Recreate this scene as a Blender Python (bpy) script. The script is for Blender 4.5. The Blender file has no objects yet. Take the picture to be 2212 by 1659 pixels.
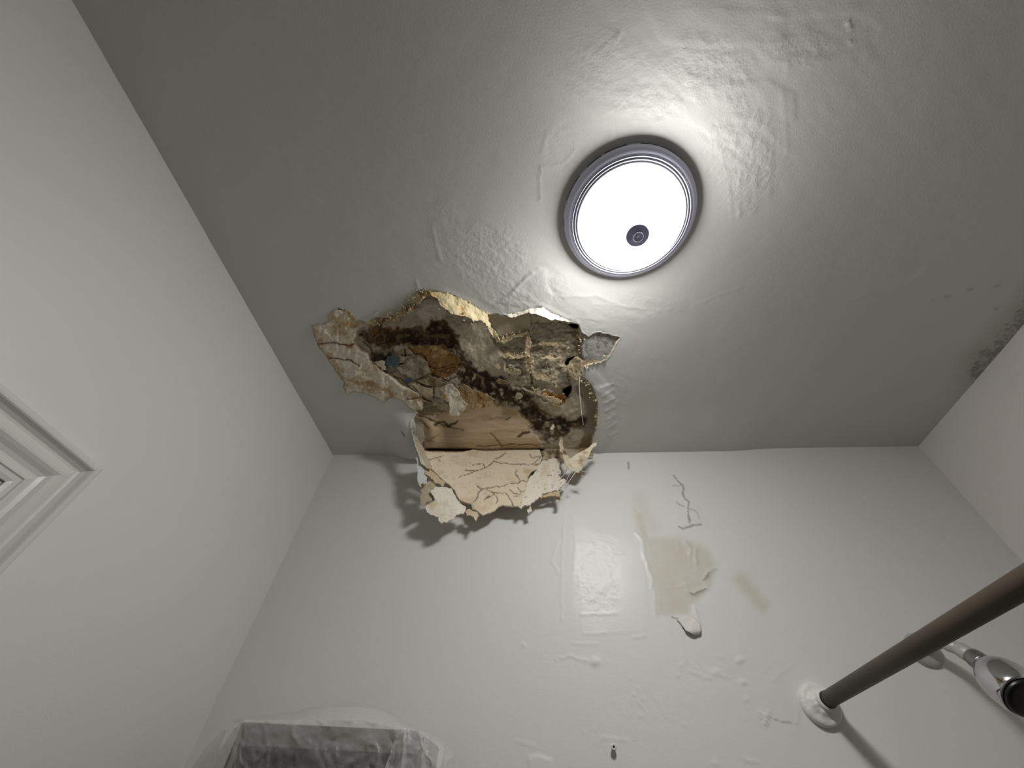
import bpy, bmesh, math, random
import numpy as np
from mathutils import Vector, Matrix
from mathutils.geometry import delaunay_2d_cdt

random.seed(7)
rng = np.random.default_rng(7)
C = bpy.context.scene.collection

# ------------------------------------------------------------------ camera
# Room frame: x right along the back wall, y depth, z up, in units of "camera to ceiling" (S metres).
S, CZ = 1.05, 1.50                       # metres: lens to ceiling, height of the lens above the floor
FW, FH = 2212, 1659
FPX = 888.08
PITCH, ROLL, YAW = 0.8497, -0.0741, 0.1383
D, XL, XR = 1.2137, -0.8595, 1.2702      # back wall, left wall, right wall
YF = -1.05                               # front wall, behind the camera

def _rot():
    cp, sp, cr, sr, cy, sy = math.cos(PITCH), math.sin(PITCH), math.cos(ROLL), math.sin(ROLL), math.cos(YAW), math.sin(YAW)
    Rz = np.array([[cy, -sy, 0], [sy, cy, 0], [0, 0, 1]])
    f = Rz @ np.array([0, cp, sp]); r = Rz @ np.array([1.0, 0, 0]); d = Rz @ np.array([0, sp, -cp])
    return np.array([cr*r + sr*d, -sr*r + cr*d, f])
ROT = _rot()
cam_d = bpy.data.cameras.new('camera')
cam_d.sensor_fit = 'HORIZONTAL'; cam_d.sensor_width = 36.0
cam_d.lens = FPX / FW * 36.0
cam_d.clip_start = 0.01
cam = bpy.data.objects.new('camera', cam_d); C.objects.link(cam)
m = Matrix(((ROT[0][0], -ROT[1][0], -ROT[2][0], 0), (ROT[0][1], -ROT[1][1], -ROT[2][1], 0),
            (ROT[0][2], -ROT[1][2], -ROT[2][2], CZ), (0, 0, 0, 1)))
cam.matrix_world = m
bpy.context.scene.camera = cam

# ------------------------------------------------------------------ world, light, exposure
world = bpy.data.worlds.new('world'); bpy.context.scene.world = world
world.use_nodes = True
world.node_tree.nodes['Background'].inputs[0].default_value = (0.02, 0.02, 0.02, 1)
world.node_tree.nodes['Background'].inputs[1].default_value = 0.3
LAMP_X, LAMP_Y = 0.196, 0.357            # centre of the ceiling lamp (room units)
DOME_BASE, DOME_HOT = 1.6, 26.5          # glow of the glass away from / next to the two bulbs behind it
vs = bpy.context.scene.view_settings
vs.view_transform = 'Standard'; vs.look = 'None'; vs.gamma = 1.0; vs.use_curve_mapping = False
vs.exposure = 2.23

# ------------------------------------------------------------------ maths helpers
def rays(px, py):
    px = np.asarray(px, float); py = np.asarray(py, float)
    d = np.stack([(px - FW/2)/FPX, (py - FH/2)/FPX, np.ones_like(px)], -1)
    return d @ ROT                       # = ROT.T applied to every ray
def proj(P):
    c = np.asarray(P) @ ROT.T
    return FW/2 + FPX*c[..., 0]/c[..., 2], FH/2 + FPX*c[..., 1]/c[..., 2]
def at_z(px, py, z):                     # point at height z (1 = ceiling)
    r = rays(px, py); return r * (z / r[..., 2])[..., None] if np.ndim(z) else r * (z / r[..., 2:3])
def at_off(px, py, off):                 # point in front of the back wall by off
    r = rays(px, py); t = (D - np.asarray(off, float)) / r[..., 1]; return r * t[..., None]
def at_left(px, py, off=0.0):
    r = rays(px, py); t = (XL + off) / r[..., 0]; return r * np.asarray(t)[..., None]
def world_pts(P):
    return np.asarray(P) * S + np.array([0, 0, CZ])

def _hash(ix, iy, seed):
    h = (ix.astype(np.int64)*374761393 + iy.astype(np.int64)*668265263 + seed*974711) & 0xffffffff
    h = ((h ^ (h >> 13)) * 1274126177) & 0xffffffff
    h = h ^ (h >> 16)
    return (h & 0xffff) / 32767.5 - 1.0
def vnoise(x, y, seed=0):
    x = np.asarray(x, float); y = np.asarray(y, float)
    ix = np.floor(x); iy = np.floor(y); fx = x-ix; fy = y-iy
    fx = fx*fx*fx*(fx*(fx*6-15)+10); fy = fy*fy*fy*(fy*(fy*6-15)+10)
    a = _hash(ix, iy, seed); b = _hash(ix+1, iy, seed); c = _hash(ix, iy+1, seed); d = _hash(ix+1, iy+1, seed)
    return (a*(1-fx)+b*fx)*(1-fy) + (c*(1-fx)+d*fx)*fy
def fbm(x, y, octv=4, seed=0):
    t = 0; a = 1.0; n = 0
    for k in range(octv):
        t = t + a*vnoise(x*2**k, y*2**k, seed+k*17); n += a; a *= 0.55
    return t/n
def sstep(e0, e1, x):
    t = np.clip((x-e0)/(e1-e0), 0, 1); return t*t*(3-2*t)
def pdist(px, py, pts, closed=False, reach=60):
    out = np.full(px.shape, 1e3)
    pts = [tuple(map(float, p)) for p in pts]
    segs = list(zip(pts[:-1], pts[1:])) + ([(pts[-1], pts[0])] if closed else [])
    for (ax, ay), (bx, by) in segs:
        mk = (px > min(ax, bx)-reach) & (px < max(ax, bx)+reach) & (py > min(ay, by)-reach) & (py < max(ay, by)+reach)
        if not mk.any(): continue
        x = px[mk]; y = py[mk]; dx = bx-ax; dy = by-ay; l2 = dx*dx+dy*dy+1e-9
        t = np.clip(((x-ax)*dx+(y-ay)*dy)/l2, 0, 1)
        out[mk] = np.minimum(out[mk], np.hypot(x-ax-t*dx, y-ay-t*dy))
    return out
def inside(px, py, poly):
    r = np.zeros(px.shape, bool); n = len(poly)
    for i in range(n):
        x1, y1 = poly[i]; x2, y2 = poly[(i+1) % n]
        if y1 == y2: continue
        c = ((y1 > py) != (y2 > py)) & (px < (x2-x1)*(py-y1)/(y2-y1)+x1)
        r ^= c
    return r
def sdist(px, py, poly, reach=60):       # >0 inside
    d = pdist(px, py, poly, True, reach)
    return np.where(inside(px, py, poly), d, -d)
def srgb(r, g, b):
    f = lambda v: (v/255/12.92) if v/255 <= 0.04045 else ((v/255+0.055)/1.055)**2.4
    return np.array([f(r), f(g), f(b)])

# ------------------------------------------------------------------ object helpers
def tag(o, label=None, cat=None, group=None, kind=None):
    if label: o['label'] = label
    if cat: o['category'] = cat
    if group: o['group'] = group
    if kind: o['kind'] = kind
    return o
def empty(name, P, label, cat, group=None):
    o = bpy.data.objects.new(name, None); C.objects.link(o)
    o.location = Vector(world_pts(P)); o.empty_display_size = 0.05
    bpy.context.view_layer.update()
    return tag(o, label, cat, group)
def mesh_obj(name, V, F, mat, parent=None, attrs=None, smooth=True, room=True):
    """V in room units (room=True) or metres; attrs: name -> (n,) float or (n,3) colour"""
    P = world_pts(V) if room else np.asarray(V, float)
    me = bpy.data.meshes.new(name)
    me.from_pydata(P.tolist(), [], [list(map(int, f)) for f in F] if not isinstance(F, np.ndarray) else F.tolist())
    if attrs:
        for k, a in attrs.items():
            a = np.asarray(a, np.float32)
            if a.ndim == 2:
                at = me.attributes.new(k, 'FLOAT_COLOR', 'POINT')
                at.data.foreach_set('color', np.concatenate([a, np.ones((len(a), 1), np.float32)], 1).ravel())
            else:
                at = me.attributes.new(k, 'FLOAT', 'POINT'); at.data.foreach_set('value', a)
    me.materials.append(mat)
    me.polygons.foreach_set('use_smooth', np.full(len(me.polygons), smooth))
    me.update()
    o = bpy.data.objects.new(name, me); C.objects.link(o)
    if parent is not None:
        o.parent = parent
        o.matrix_parent_inverse = parent.matrix_world.inverted()
    return o
def grid_faces(nu, nv, flip=False):
    i = np.arange(nu-1)[:, None]*nv + np.arange(nv-1)[None, :]
    q = np.stack([i, i+nv, i+nv+1, i+1], -1).reshape(-1, 4)
    return q[:, ::-1] if flip else q
def lathe(prof, n=96, close=False):
    """prof: (r, z) around the z axis -> V, F"""
    th = np.linspace(0, 2*math.pi, n, endpoint=False)
    V = np.array([[r*math.cos(t), r*math.sin(t), z] for r, z in prof for t in th])
    F = []
    k = len(prof)
    for a in range(k-1):
        for b in range(n):
            c = (b+1) % n
            F.append((a*n+b, a*n+c, (a+1)*n+c, (a+1)*n+b))
    if close: F += [tuple(range(n))[::-1], tuple((k-1)*n+b for b in range(n))]
    return V, F
def orient(V, axis, origin):
    """z axis of V turned to axis"""
    q = Vector((0, 0, 1)).rotation_difference(Vector(axis)).to_matrix()
    return V @ np.array(q).T + np.asarray(origin)
def tube(path, radii, n=20, caps=True):
    path = np.asarray(path, float); V = []; F = []
    radii = np.broadcast_to(radii, (len(path),))
    t0 = None
    for i in range(len(path)):
        t = path[min(i+1, len(path)-1)] - path[max(i-1, 0)]; t /= np.linalg.norm(t)
        if t0 is None:
            a = np.cross(t, [0, 0, 1.0]);
            if np.linalg.norm(a) < .1: a = np.cross(t, [1.0, 0, 0])
            a /= np.linalg.norm(a)
        else:
            a = a - t*(a@t); a /= np.linalg.norm(a)
        t0 = t; b = np.cross(t, a)
        for k in range(n):
            w = 2*math.pi*k/n; V.append(path[i] + radii[i]*(math.cos(w)*a + math.sin(w)*b))
    for i in range(len(path)-1):
        for k in range(n):
            l = (k+1) % n
            F.append((i*n+k, i*n+l, (i+1)*n+l, (i+1)*n+k))
    if caps:
        F.append(tuple(range(n))[::-1]); F.append(tuple((len(path)-1)*n+k for k in range(n)))
    return np.array(V), F
def box(c0, c1):
    (x0, y0, z0), (x1, y1, z1) = c0, c1
    V = np.array([(x, y, z) for x in (x0, x1) for y in (y0, y1) for z in (z0, z1)], float)
    F = [(0, 1, 3, 2), (4, 6, 7, 5), (0, 4, 5, 1), (2, 3, 7, 6), (0, 2, 6, 4), (1, 5, 7, 3)]
    return V, F
def bevel(o, w):
    md = o.modifiers.new('bevel', 'BEVEL'); md.width = w; md.segments = 2; md.limit_method = 'ANGLE'
    return o
def densify(poly, sp, jag=0.0, seed=1, closed=True):
    pts = []
    n = len(poly)
    for i in range(n if closed else n-1):
        a = np.array(poly[i], float); b = np.array(poly[(i+1) % n], float)
        k = max(1, int(round(np.linalg.norm(b-a)/sp)))
        for j in range(k): pts.append(a + (b-a)*j/k)
    if not closed: pts.append(np.array(poly[-1], float))
    P = np.array(pts)
    if jag:
        P = P + jag*np.stack([fbm(P[:, 0]*.22, P[:, 1]*.22, 3, seed), fbm(P[:, 0]*.22+50, P[:, 1]*.22, 3, seed+5)], 1)*1.6
    return P

def sheet_arrays(poly, pos, thick, sp=4.0, jag=1.2, seed=1, wr=0.0, col=None):
    """Torn flat piece: polygon drawn as seen from the lens, carried onto the surface pos(px,py), given a thickness."""
    B = densify(poly, sp, jag, seed)
    x0, y0 = B.min(0); x1, y1 = B.max(0)
    gx, gy = np.meshgrid(np.arange(x0, x1, sp), np.arange(y0, y1, sp*.9))
    gx[1::2] += sp/2
    gx = gx.ravel(); gy = gy.ravel()
    Bl = [tuple(p) for p in B]
    k = sdist(gx, gy, Bl, 20) > sp*.55
    pts = np.concatenate([B, np.stack([gx[k], gy[k]], 1)])
    n = len(B)
    r = delaunay_2d_cdt([Vector(p) for p in pts], [], [list(range(n))], 1, 1e-4)
    V2 = np.array([tuple(v) for v in r[0]]); T = np.array([f for f in r[2]])
    px, py = V2[:, 0], V2[:, 1]
    P = pos(px, py)
    view = P/np.linalg.norm(P, axis=1)[:, None]
    e1 = P[T[:, 1]]-P[T[:, 0]]; e2 = P[T[:, 2]]-P[T[:, 0]]
    fn = np.cross(e1, e2)
    flip = (fn*view[T[:, 0]]).sum(1) > 0
    T[flip] = T[flip][:, ::-1]; fn[flip] *= -1
    N = np.zeros_like(P)
    for c in range(3): np.add.at(N, T[:, c], fn)
    N /= np.linalg.norm(N, axis=1)[:, None]+1e-12
    if wr:
        P = P + N*(wr*fbm(px*.06+seed*3.1, py*.06, 4, seed+11))[:, None]
    Bk = P - N*thick
    nv = len(P)
    ed = {}
    for t in T:
        for a, b in ((t[0], t[1]), (t[1], t[2]), (t[2], t[0])):
            ed[(a, b)] = 1
    side = [(b, a, a+nv, b+nv) for (a, b) in ed if (b, a) not in ed]
    F = [tuple(t) for t in T] + [tuple(t[::-1]+nv) for t in T] + side
    cc = None
    if col is not None:
        c = col(px, py); cc = np.concatenate([c, c*0.9])
    return np.concatenate([P, Bk]), F, cc
def sheet(name, poly, pos, thick, mat, parent, sp=4.0, jag=1.2, seed=1, wr=0.0, col=None, smooth=False):
    V, F, cc = sheet_arrays(poly, pos, thick, sp, jag, seed, wr, col)
    return mesh_obj(name, V, F, mat, parent, {'Col': cc} if cc is not None else None, smooth)

# ------------------------------------------------------------------ materials
def new_mat(name):
    mt = bpy.data.materials.new(name); mt.use_nodes = True
    nt = mt.node_tree; b = nt.nodes['Principled BSDF']
    return mt, nt, b
def nd(nt, typ, **kw):
    n = nt.nodes.new(typ)
    for k, v in kw.items():
        if k.startswith('i_'): n.inputs[k[2:]].default_value = v
        else: setattr(n, k, v)
    return n
def noise(nt, scale, detail=4, rough=.6, vec=None, dist=0):
    n = nd(nt, 'ShaderNodeTexNoise'); n.inputs['Scale'].default_value = scale; n.inputs['Detail'].default_value = detail
    n.inputs['Roughness'].default_value = rough; n.inputs['Distortion'].default_value = dist
    if vec is not None: nt.links.new(vec, n.inputs['Vector'])
    return n
def mixc(nt, fac, a, b, mode='MIX'):
    n = nd(nt, 'ShaderNodeMix', data_type='RGBA', blend_type=mode)
    for sock, v in ((n.inputs[0], fac), (n.inputs[6], a), (n.inputs[7], b)):
        if isinstance(v, (int, float)): sock.default_value = v
        elif isinstance(v, (tuple, list, np.ndarray)): sock.default_value = (*v[:3], 1)
        else: nt.links.new(v, sock)
    return n.outputs[2]
def mth(nt, op, a, b=None, c=None, clamp=False):
    n = nd(nt, 'ShaderNodeMath', operation=op, use_clamp=clamp)
    for i, v in enumerate((a, b, c)):
        if v is None: continue
        if isinstance(v, (int, float)): n.inputs[i].default_value = v
        else: nt.links.new(v, n.inputs[i])
    return n.outputs[0]
def attr(nt, name, out='Fac'):
    n = nd(nt, 'ShaderNodeAttribute', attribute_name=name); return n.outputs[out]
def bump(nt, h, dist, strength=1.0, prev=None):
    n = nd(nt, 'ShaderNodeBump'); n.inputs['Distance'].default_value = dist; n.inputs['Strength'].default_value = strength
    nt.links.new(h, n.inputs['Height'])
    if prev is not None: nt.links.new(prev, n.inputs['Normal'])
    return n.outputs['Normal']
def simple(name, col, rough=.5, metal=0.0, bscale=0, bdist=0.0005, var=0.0):
    mt, nt, b = new_mat(name)
    b.inputs['Base Color'].default_value = (*col, 1); b.inputs['Roughness'].default_value = rough; b.inputs['Metallic'].default_value = metal
    geo = nd(nt, 'ShaderNodeNewGeometry').outputs['Position']
    if var:
        n = noise(nt, 14, 5, .6, geo)
        nt.links.new(mixc(nt, n.outputs[0], tuple(np.array(col)*(1-var)), tuple(np.minimum(1, np.array(col)*(1+var)))), b.inputs['Base Color'])
    if bscale:
        n2 = noise(nt, bscale, 4, .6, geo)
        nt.links.new(bump(nt, n2.outputs[0], bdist), b.inputs['Normal'])
    return mt

def paint_mat(name, col, rough, peel=0.00035, with_attr=False):
    """old brushed wall paint: fine orange peel, faint tone drift, optional stain / crack / gloss / rough masks"""
    mt, nt, b = new_mat(name)
    geo = nd(nt, 'ShaderNodeNewGeometry').outputs['Position']
    drift = noise(nt, 1.6, 1, .5, geo)
    c = mixc(nt, drift.outputs[0], tuple(np.array(col)*.955), tuple(np.array(col)*1.03))
    fine = noise(nt, 260, 1, .6, geo)
    med = noise(nt, 48, 3, .62, geo)
    h = mth(nt, 'MULTIPLY', fine.outputs[0], .35)
    if with_attr:
        st = attr(nt, 'stain'); cr = attr(nt, 'crack'); gl = attr(nt, 'gloss'); ro = attr(nt, 'rough'); mo = attr(nt, 'mould')
        mott = noise(nt, 22, 2, .65, geo)
        f = mth(nt, 'MULTIPLY', st, mth(nt, 'MULTIPLY_ADD', mott.outputs[0], .8, .5), clamp=True)
        c = mixc(nt, f, c, tuple(srgb(176, 163, 126)))
        sp = noise(nt, 75, 2, .7, geo)
        sm = mth(nt, 'SUBTRACT', mth(nt, 'ADD', sp.outputs[0], mo), 1.02)
        sm = mth(nt, 'MULTIPLY', sm, 9.0, clamp=True)
        c = mixc(nt, mth(nt, 'MULTIPLY', mo, .5, clamp=True), c, tuple(srgb(120, 104, 84)))
        c = mixc(nt, mth(nt, 'MULTIPLY', sm, .38), c, tuple(srgb(60, 50, 40)))
        c = mixc(nt, cr, c, tuple(srgb(58, 52, 44)))
        h2 = mth(nt, 'MULTIPLY', med.outputs[0], mth(nt, 'MULTIPLY_ADD', ro, 3.2, .25))
        h = mth(nt, 'ADD', h, h2)
        nt.links.new(mth(nt, 'MULTIPLY_ADD', gl, -.14, rough), b.inputs['Roughness']); b.inputs['Specular IOR Level'].default_value = .32
    else:
        h = mth(nt, 'ADD', h, mth(nt, 'MULTIPLY', med.outputs[0], .35))
        b.inputs['Roughness'].default_value = rough
    nt.links.new(c, b.inputs['Base Color'])
    nt.links.new(bump(nt, h, peel), b.inputs['Normal'])
    return mt

def plaster_mat(name, rough=.9, b1=(140, .0012), b2=(600, .0004), var=.16, grain=False):
    """broken plaster: colour from the piece's own stain map, with grain"""
    mt, nt, b = new_mat(name)
    geo = nd(nt, 'ShaderNodeNewGeometry').outputs['Position']
    col = attr(nt, 'Col', 'Color')
    n1 = noise(nt, b1[0], 6, .68, geo, .3); n2 = noise(nt, b2[0], 3, .6, geo)
    k = mixc(nt, n1.outputs[0], (1-var*1.6,)*3, (1+var,)*3)
    if grain: k = mixc(nt, mth(nt, 'MULTIPLY_ADD', attr(nt, 'grain'), .75, .25), (1, 1, 1), k)
    nt.links.new(mixc(nt, 1.0, col, k, 'MULTIPLY'), b.inputs['Base Color'])
    nm = bump(nt, mth(nt, 'MULTIPLY', n1.outputs[0], mth(nt, 'MULTIPLY_ADD', attr(nt, 'grain'), .85, .15)) if grain else n1.outputs[0], b1[1]); nm = bump(nt, n2.outputs[0], b2[1], 1.0, nm)
    nt.links.new(nm, b.inputs['Normal'])
    b.inputs['Roughness'].default_value = rough
    b.inputs['Specular IOR Level'].default_value = .25
    return mt

M = {}
WALL = srgb(219, 219, 214)
M['ceil'] = paint_mat('ceiling_paint', srgb(205, 206, 200), .5, .0006, True)
M['back'] = paint_mat('back_wall_paint', WALL, .5, .0004, True)
M['wall'] = paint_mat('wall_paint', WALL, .5, .0004)
M['wall_r'] = paint_mat('right_wall_paint', srgb(224, 219, 214), .55, .0005)
M['wall_f'] = paint_mat('front_wall_paint', srgb(140, 137, 132), .6, .0005)
M['trim'] = simple('trim_gloss_paint', srgb(214, 212, 207), .3, 0, 60, .0004)
M['floor'] = simple('floor_tile', srgb(74, 70, 66), .4)
M['plaster'] = plaster_mat('broken_plaster', .92, (120, .003), (520, .0006), .22, True)
M['sheet'] = plaster_mat('plaster_sheet', .85, (90, .0007), (500, .0003), .08)
M['flake'] = plaster_mat('paint_flake', .7, (80, .0006), (400, .0002), .06)
M['steel'] = simple('brushed_lamp_metal', srgb(212, 214, 234), .4, .1)
M['lip'] = simple('lamp_lip', srgb(120, 121, 128), .25, .3)
M['dark'] = simple('dark_gap', srgb(18, 17, 20), .8)
M['finial'] = simple('lamp_finial', srgb(190, 190, 222), .5, 0)
_b = M['finial'].node_tree.nodes['Principled BSDF']      # subsurface glow added to lighten the knob's dark underside
_b.inputs['Subsurface Weight'].default_value = .5; _b.inputs['Subsurface Radius'].default_value = (1, 1, 1.25); _b.inputs['Subsurface Scale'].default_value = .0016
M['chrome'] = simple('chrome', srgb(205, 206, 208), .12, 1.0)
M['nickel'] = simple('dull_nickel', srgb(150, 150, 148), .34, 1.0)
M['armm'] = simple('worn_satin_metal', srgb(176, 176, 172), .5, .25)
M['black'] = simple('black_rubber', srgb(12, 12, 12), .35)
M['rod'] = simple('aged_bronze_rod', srgb(70, 62, 48), .5, .35, 40, .0003, .3)
M['flange'] = simple('painted_flange', srgb(222, 220, 214), .45, 0, 55, .002)
M['cabinet'] = simple('cabinet_paint', srgb(128, 125, 118), .55, 0, 0, 0, .05)
M['white'] = simple('white_plastic', srgb(220, 218, 212), .4)

def film_mat():
    mt, nt, b = new_mat('clear_plastic_film')
    out = nt.nodes['Material Output']
    b.inputs['Base Color'].default_value = (.86, .86, .85, 1); b.inputs['Roughness'].default_value = .15
    tl = nd(nt, 'ShaderNodeBsdfTranslucent'); tl.inputs['Color'].default_value = (.85, .85, .84, 1)
    tr = nd(nt, 'ShaderNodeBsdfTransparent'); tr.inputs['Color'].default_value = (.97, .97, .97, 1)
    geo = nd(nt, 'ShaderNodeNewGeometry').outputs['Position']
    n = noise(nt, 45, 4, .6, geo, 1.2)
    nt.links.new(bump(nt, n.outputs[0], .0018), b.inputs['Normal'])
    m1 = nd(nt, 'ShaderNodeMixShader'); m1.inputs[0].default_value = .35
    nt.links.new(b.outputs[0], m1.inputs[1]); nt.links.new(tl.outputs[0], m1.inputs[2])
    lw = nd(nt, 'ShaderNodeLayerWeight'); lw.inputs['Blend'].default_value = .3
    fac = mth(nt, 'MULTIPLY_ADD', lw.outputs['Facing'], .6, .22, clamp=True)
    m2 = nd(nt, 'ShaderNodeMixShader')
    nt.links.new(fac, m2.inputs[0]); nt.links.new(tr.outputs[0], m2.inputs[1]); nt.links.new(m1.outputs[0], m2.inputs[2])
    nt.links.new(m2.outputs[0], out.inputs['Surface'])
    return mt
M['film'] = film_mat()

# bulb positions behind the glass (metres)
BAX = np.array([0.42, -0.91, 0]); BAX /= np.linalg.norm(BAX)
LC = np.array([LAMP_X, LAMP_Y, .0])
BULBS = [world_pts(LC + BAX*s*.055 + np.array([0, 0, .918])) for s in (1, -1)]
def dome_mat():
    mt, nt, b = new_mat('lit_frosted_glass')
    out = nt.nodes['Material Output']
    geo = nd(nt, 'ShaderNodeNewGeometry').outputs['Position']
    tot = None
    for p in BULBS:
        v = nd(nt, 'ShaderNodeVectorMath', operation='DISTANCE'); nt.links.new(geo, v.inputs[0]); v.inputs[1].default_value = tuple(p)
        q = mth(nt, 'DIVIDE', v.outputs['Value'], .060)
        g = mth(nt, 'DIVIDE', 1.0, mth(nt, 'ADD', 1.0, mth(nt, 'POWER', q, 4.0)))
        tot = g if tot is None else mth(nt, 'ADD', tot, g)
    e = nd(nt, 'ShaderNodeEmission'); e.inputs['Color'].default_value = (1, .985, .985, 1)
    # ribbed swirls in the glass where no bulb sits behind it
    perp = np.array([-BAX[1], BAX[0], 0]); msk = None
    for sgn, w in ((1, .024), (-1, .022)):
        q = world_pts(LC + perp*sgn*.088 + np.array([0, 0, .925]))
        v = nd(nt, 'ShaderNodeVectorMath', operation='DISTANCE'); nt.links.new(geo, v.inputs[0]); v.inputs[1].default_value = tuple(q)
        g = mth(nt, 'SUBTRACT', 1.0, mth(nt, 'DIVIDE', v.outputs['Value'], w), clamp=True)
        msk = g if msk is None else mth(nt, 'ADD', msk, g)
    wv = nd(nt, 'ShaderNodeTexWave'); wv.inputs['Scale'].default_value = 55; wv.inputs['Distortion'].default_value = 5; wv.inputs['Detail'].default_value = 2
    nt.links.new(geo, wv.inputs['Vector'])
    dim = mth(nt, 'MULTIPLY', mth(nt, 'MULTIPLY', msk, 3.0, clamp=True), wv.outputs['Fac'])
    dim = mth(nt, 'MULTIPLY_ADD', dim, -.94, 1.0)
    nt.links.new(mth(nt, 'MULTIPLY', dim, mth(nt, 'MULTIPLY_ADD', tot, DOME_HOT, DOME_BASE)), e.inputs['Strength'])
    nt.links.new(e.outputs[0], out.inputs['Surface'])
    return mt
M['dome'] = dome_mat()

# ------------------------------------------------------------------ outline of the hole (traced, then carried to the ceiling plane)
HOLE = [(673,703),(692,700),(710,697),(709,683),(719,672),(733,665),(750,670),(761,679),(768,688),(780,694),(794,700),(815,692),(834,687),
        (848,680),(862,677),(874,667),(889,656),(894,645),(898,636),(908,629),(929,627),(950,628),(968,633),(988,640),(1006,650),(1029,664),
        (1042,672),(1056,679),(1072,676),(1087,682),(1104,677),(1120,676),(1132,669),(1142,667),(1152,670),(1164,667),(1170,663),(1178,669),
        (1185,674),(1196,677),(1206,681),(1217,688),(1228,694),(1239,697),(1250,699),(1254,706),(1256,716),(1263,720),(1270,727),(1281,721),
        (1293,716),(1305,719),(1316,723),(1328,725),(1340,729),(1333,740),(1328,750),(1322,760),(1316,769),(1309,777),(1300,783),(1286,786),
        (1270,789),(1262,793),(1258,802),(1257,812),(1268,819),(1278,831),(1284,842),(1287,851),(1291,870),(1292,890),(1291,910),(1288,928),
        (1284,945),(1279,960),(1274,990),(1200,999),(1100,999),(1000,999),(915,996),(905,972),(897,956),(892,942),(888,925),(887,912),(892,902),
        (900,893),(896,887),(883,881),(876,872),(871,866),(860,862),(844,860),(831,868),(822,865),(814,860),(802,854),(790,851),(776,847),
        (763,846),(748,851),(745,843),(741,836),(744,828),(735,813),(725,799),(717,787),(709,777),(706,770),(698,760),(691,752),(686,742),
        (683,733),(679,722),(676,713)]
def sag(x, y):                            # the old ceiling droops a little before it meets the back wall
    return .010*sstep(.98, 1.2, y)*(sstep(-.70, -.55, x)*(1-sstep(.62, .80, x)))
BUL = [(905,880),(878,900),(872,935),(886,965),(904,985),(925,1000),(915,900)]
def bulge(px, py):                        # skin sagging where it folds into the hanging sheet
    return .040*sstep(-44, 6, sdist(px, py, BUL, 90))*sstep(885, 925, py)
def at_ceiling(px, py, dz=0.0):
    z = 1.0 + np.zeros_like(np.asarray(px, float))
    for _ in range(3):
        P = at_z(px, py, z + dz); z = 1.0 - sag(P[..., 0], P[..., 1])
    return at_z(px, py, z + dz - bulge(np.atleast_1d(np.asarray(px, float)), np.atleast_1d(np.asarray(py, float))).reshape(np.shape(px)))

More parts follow.
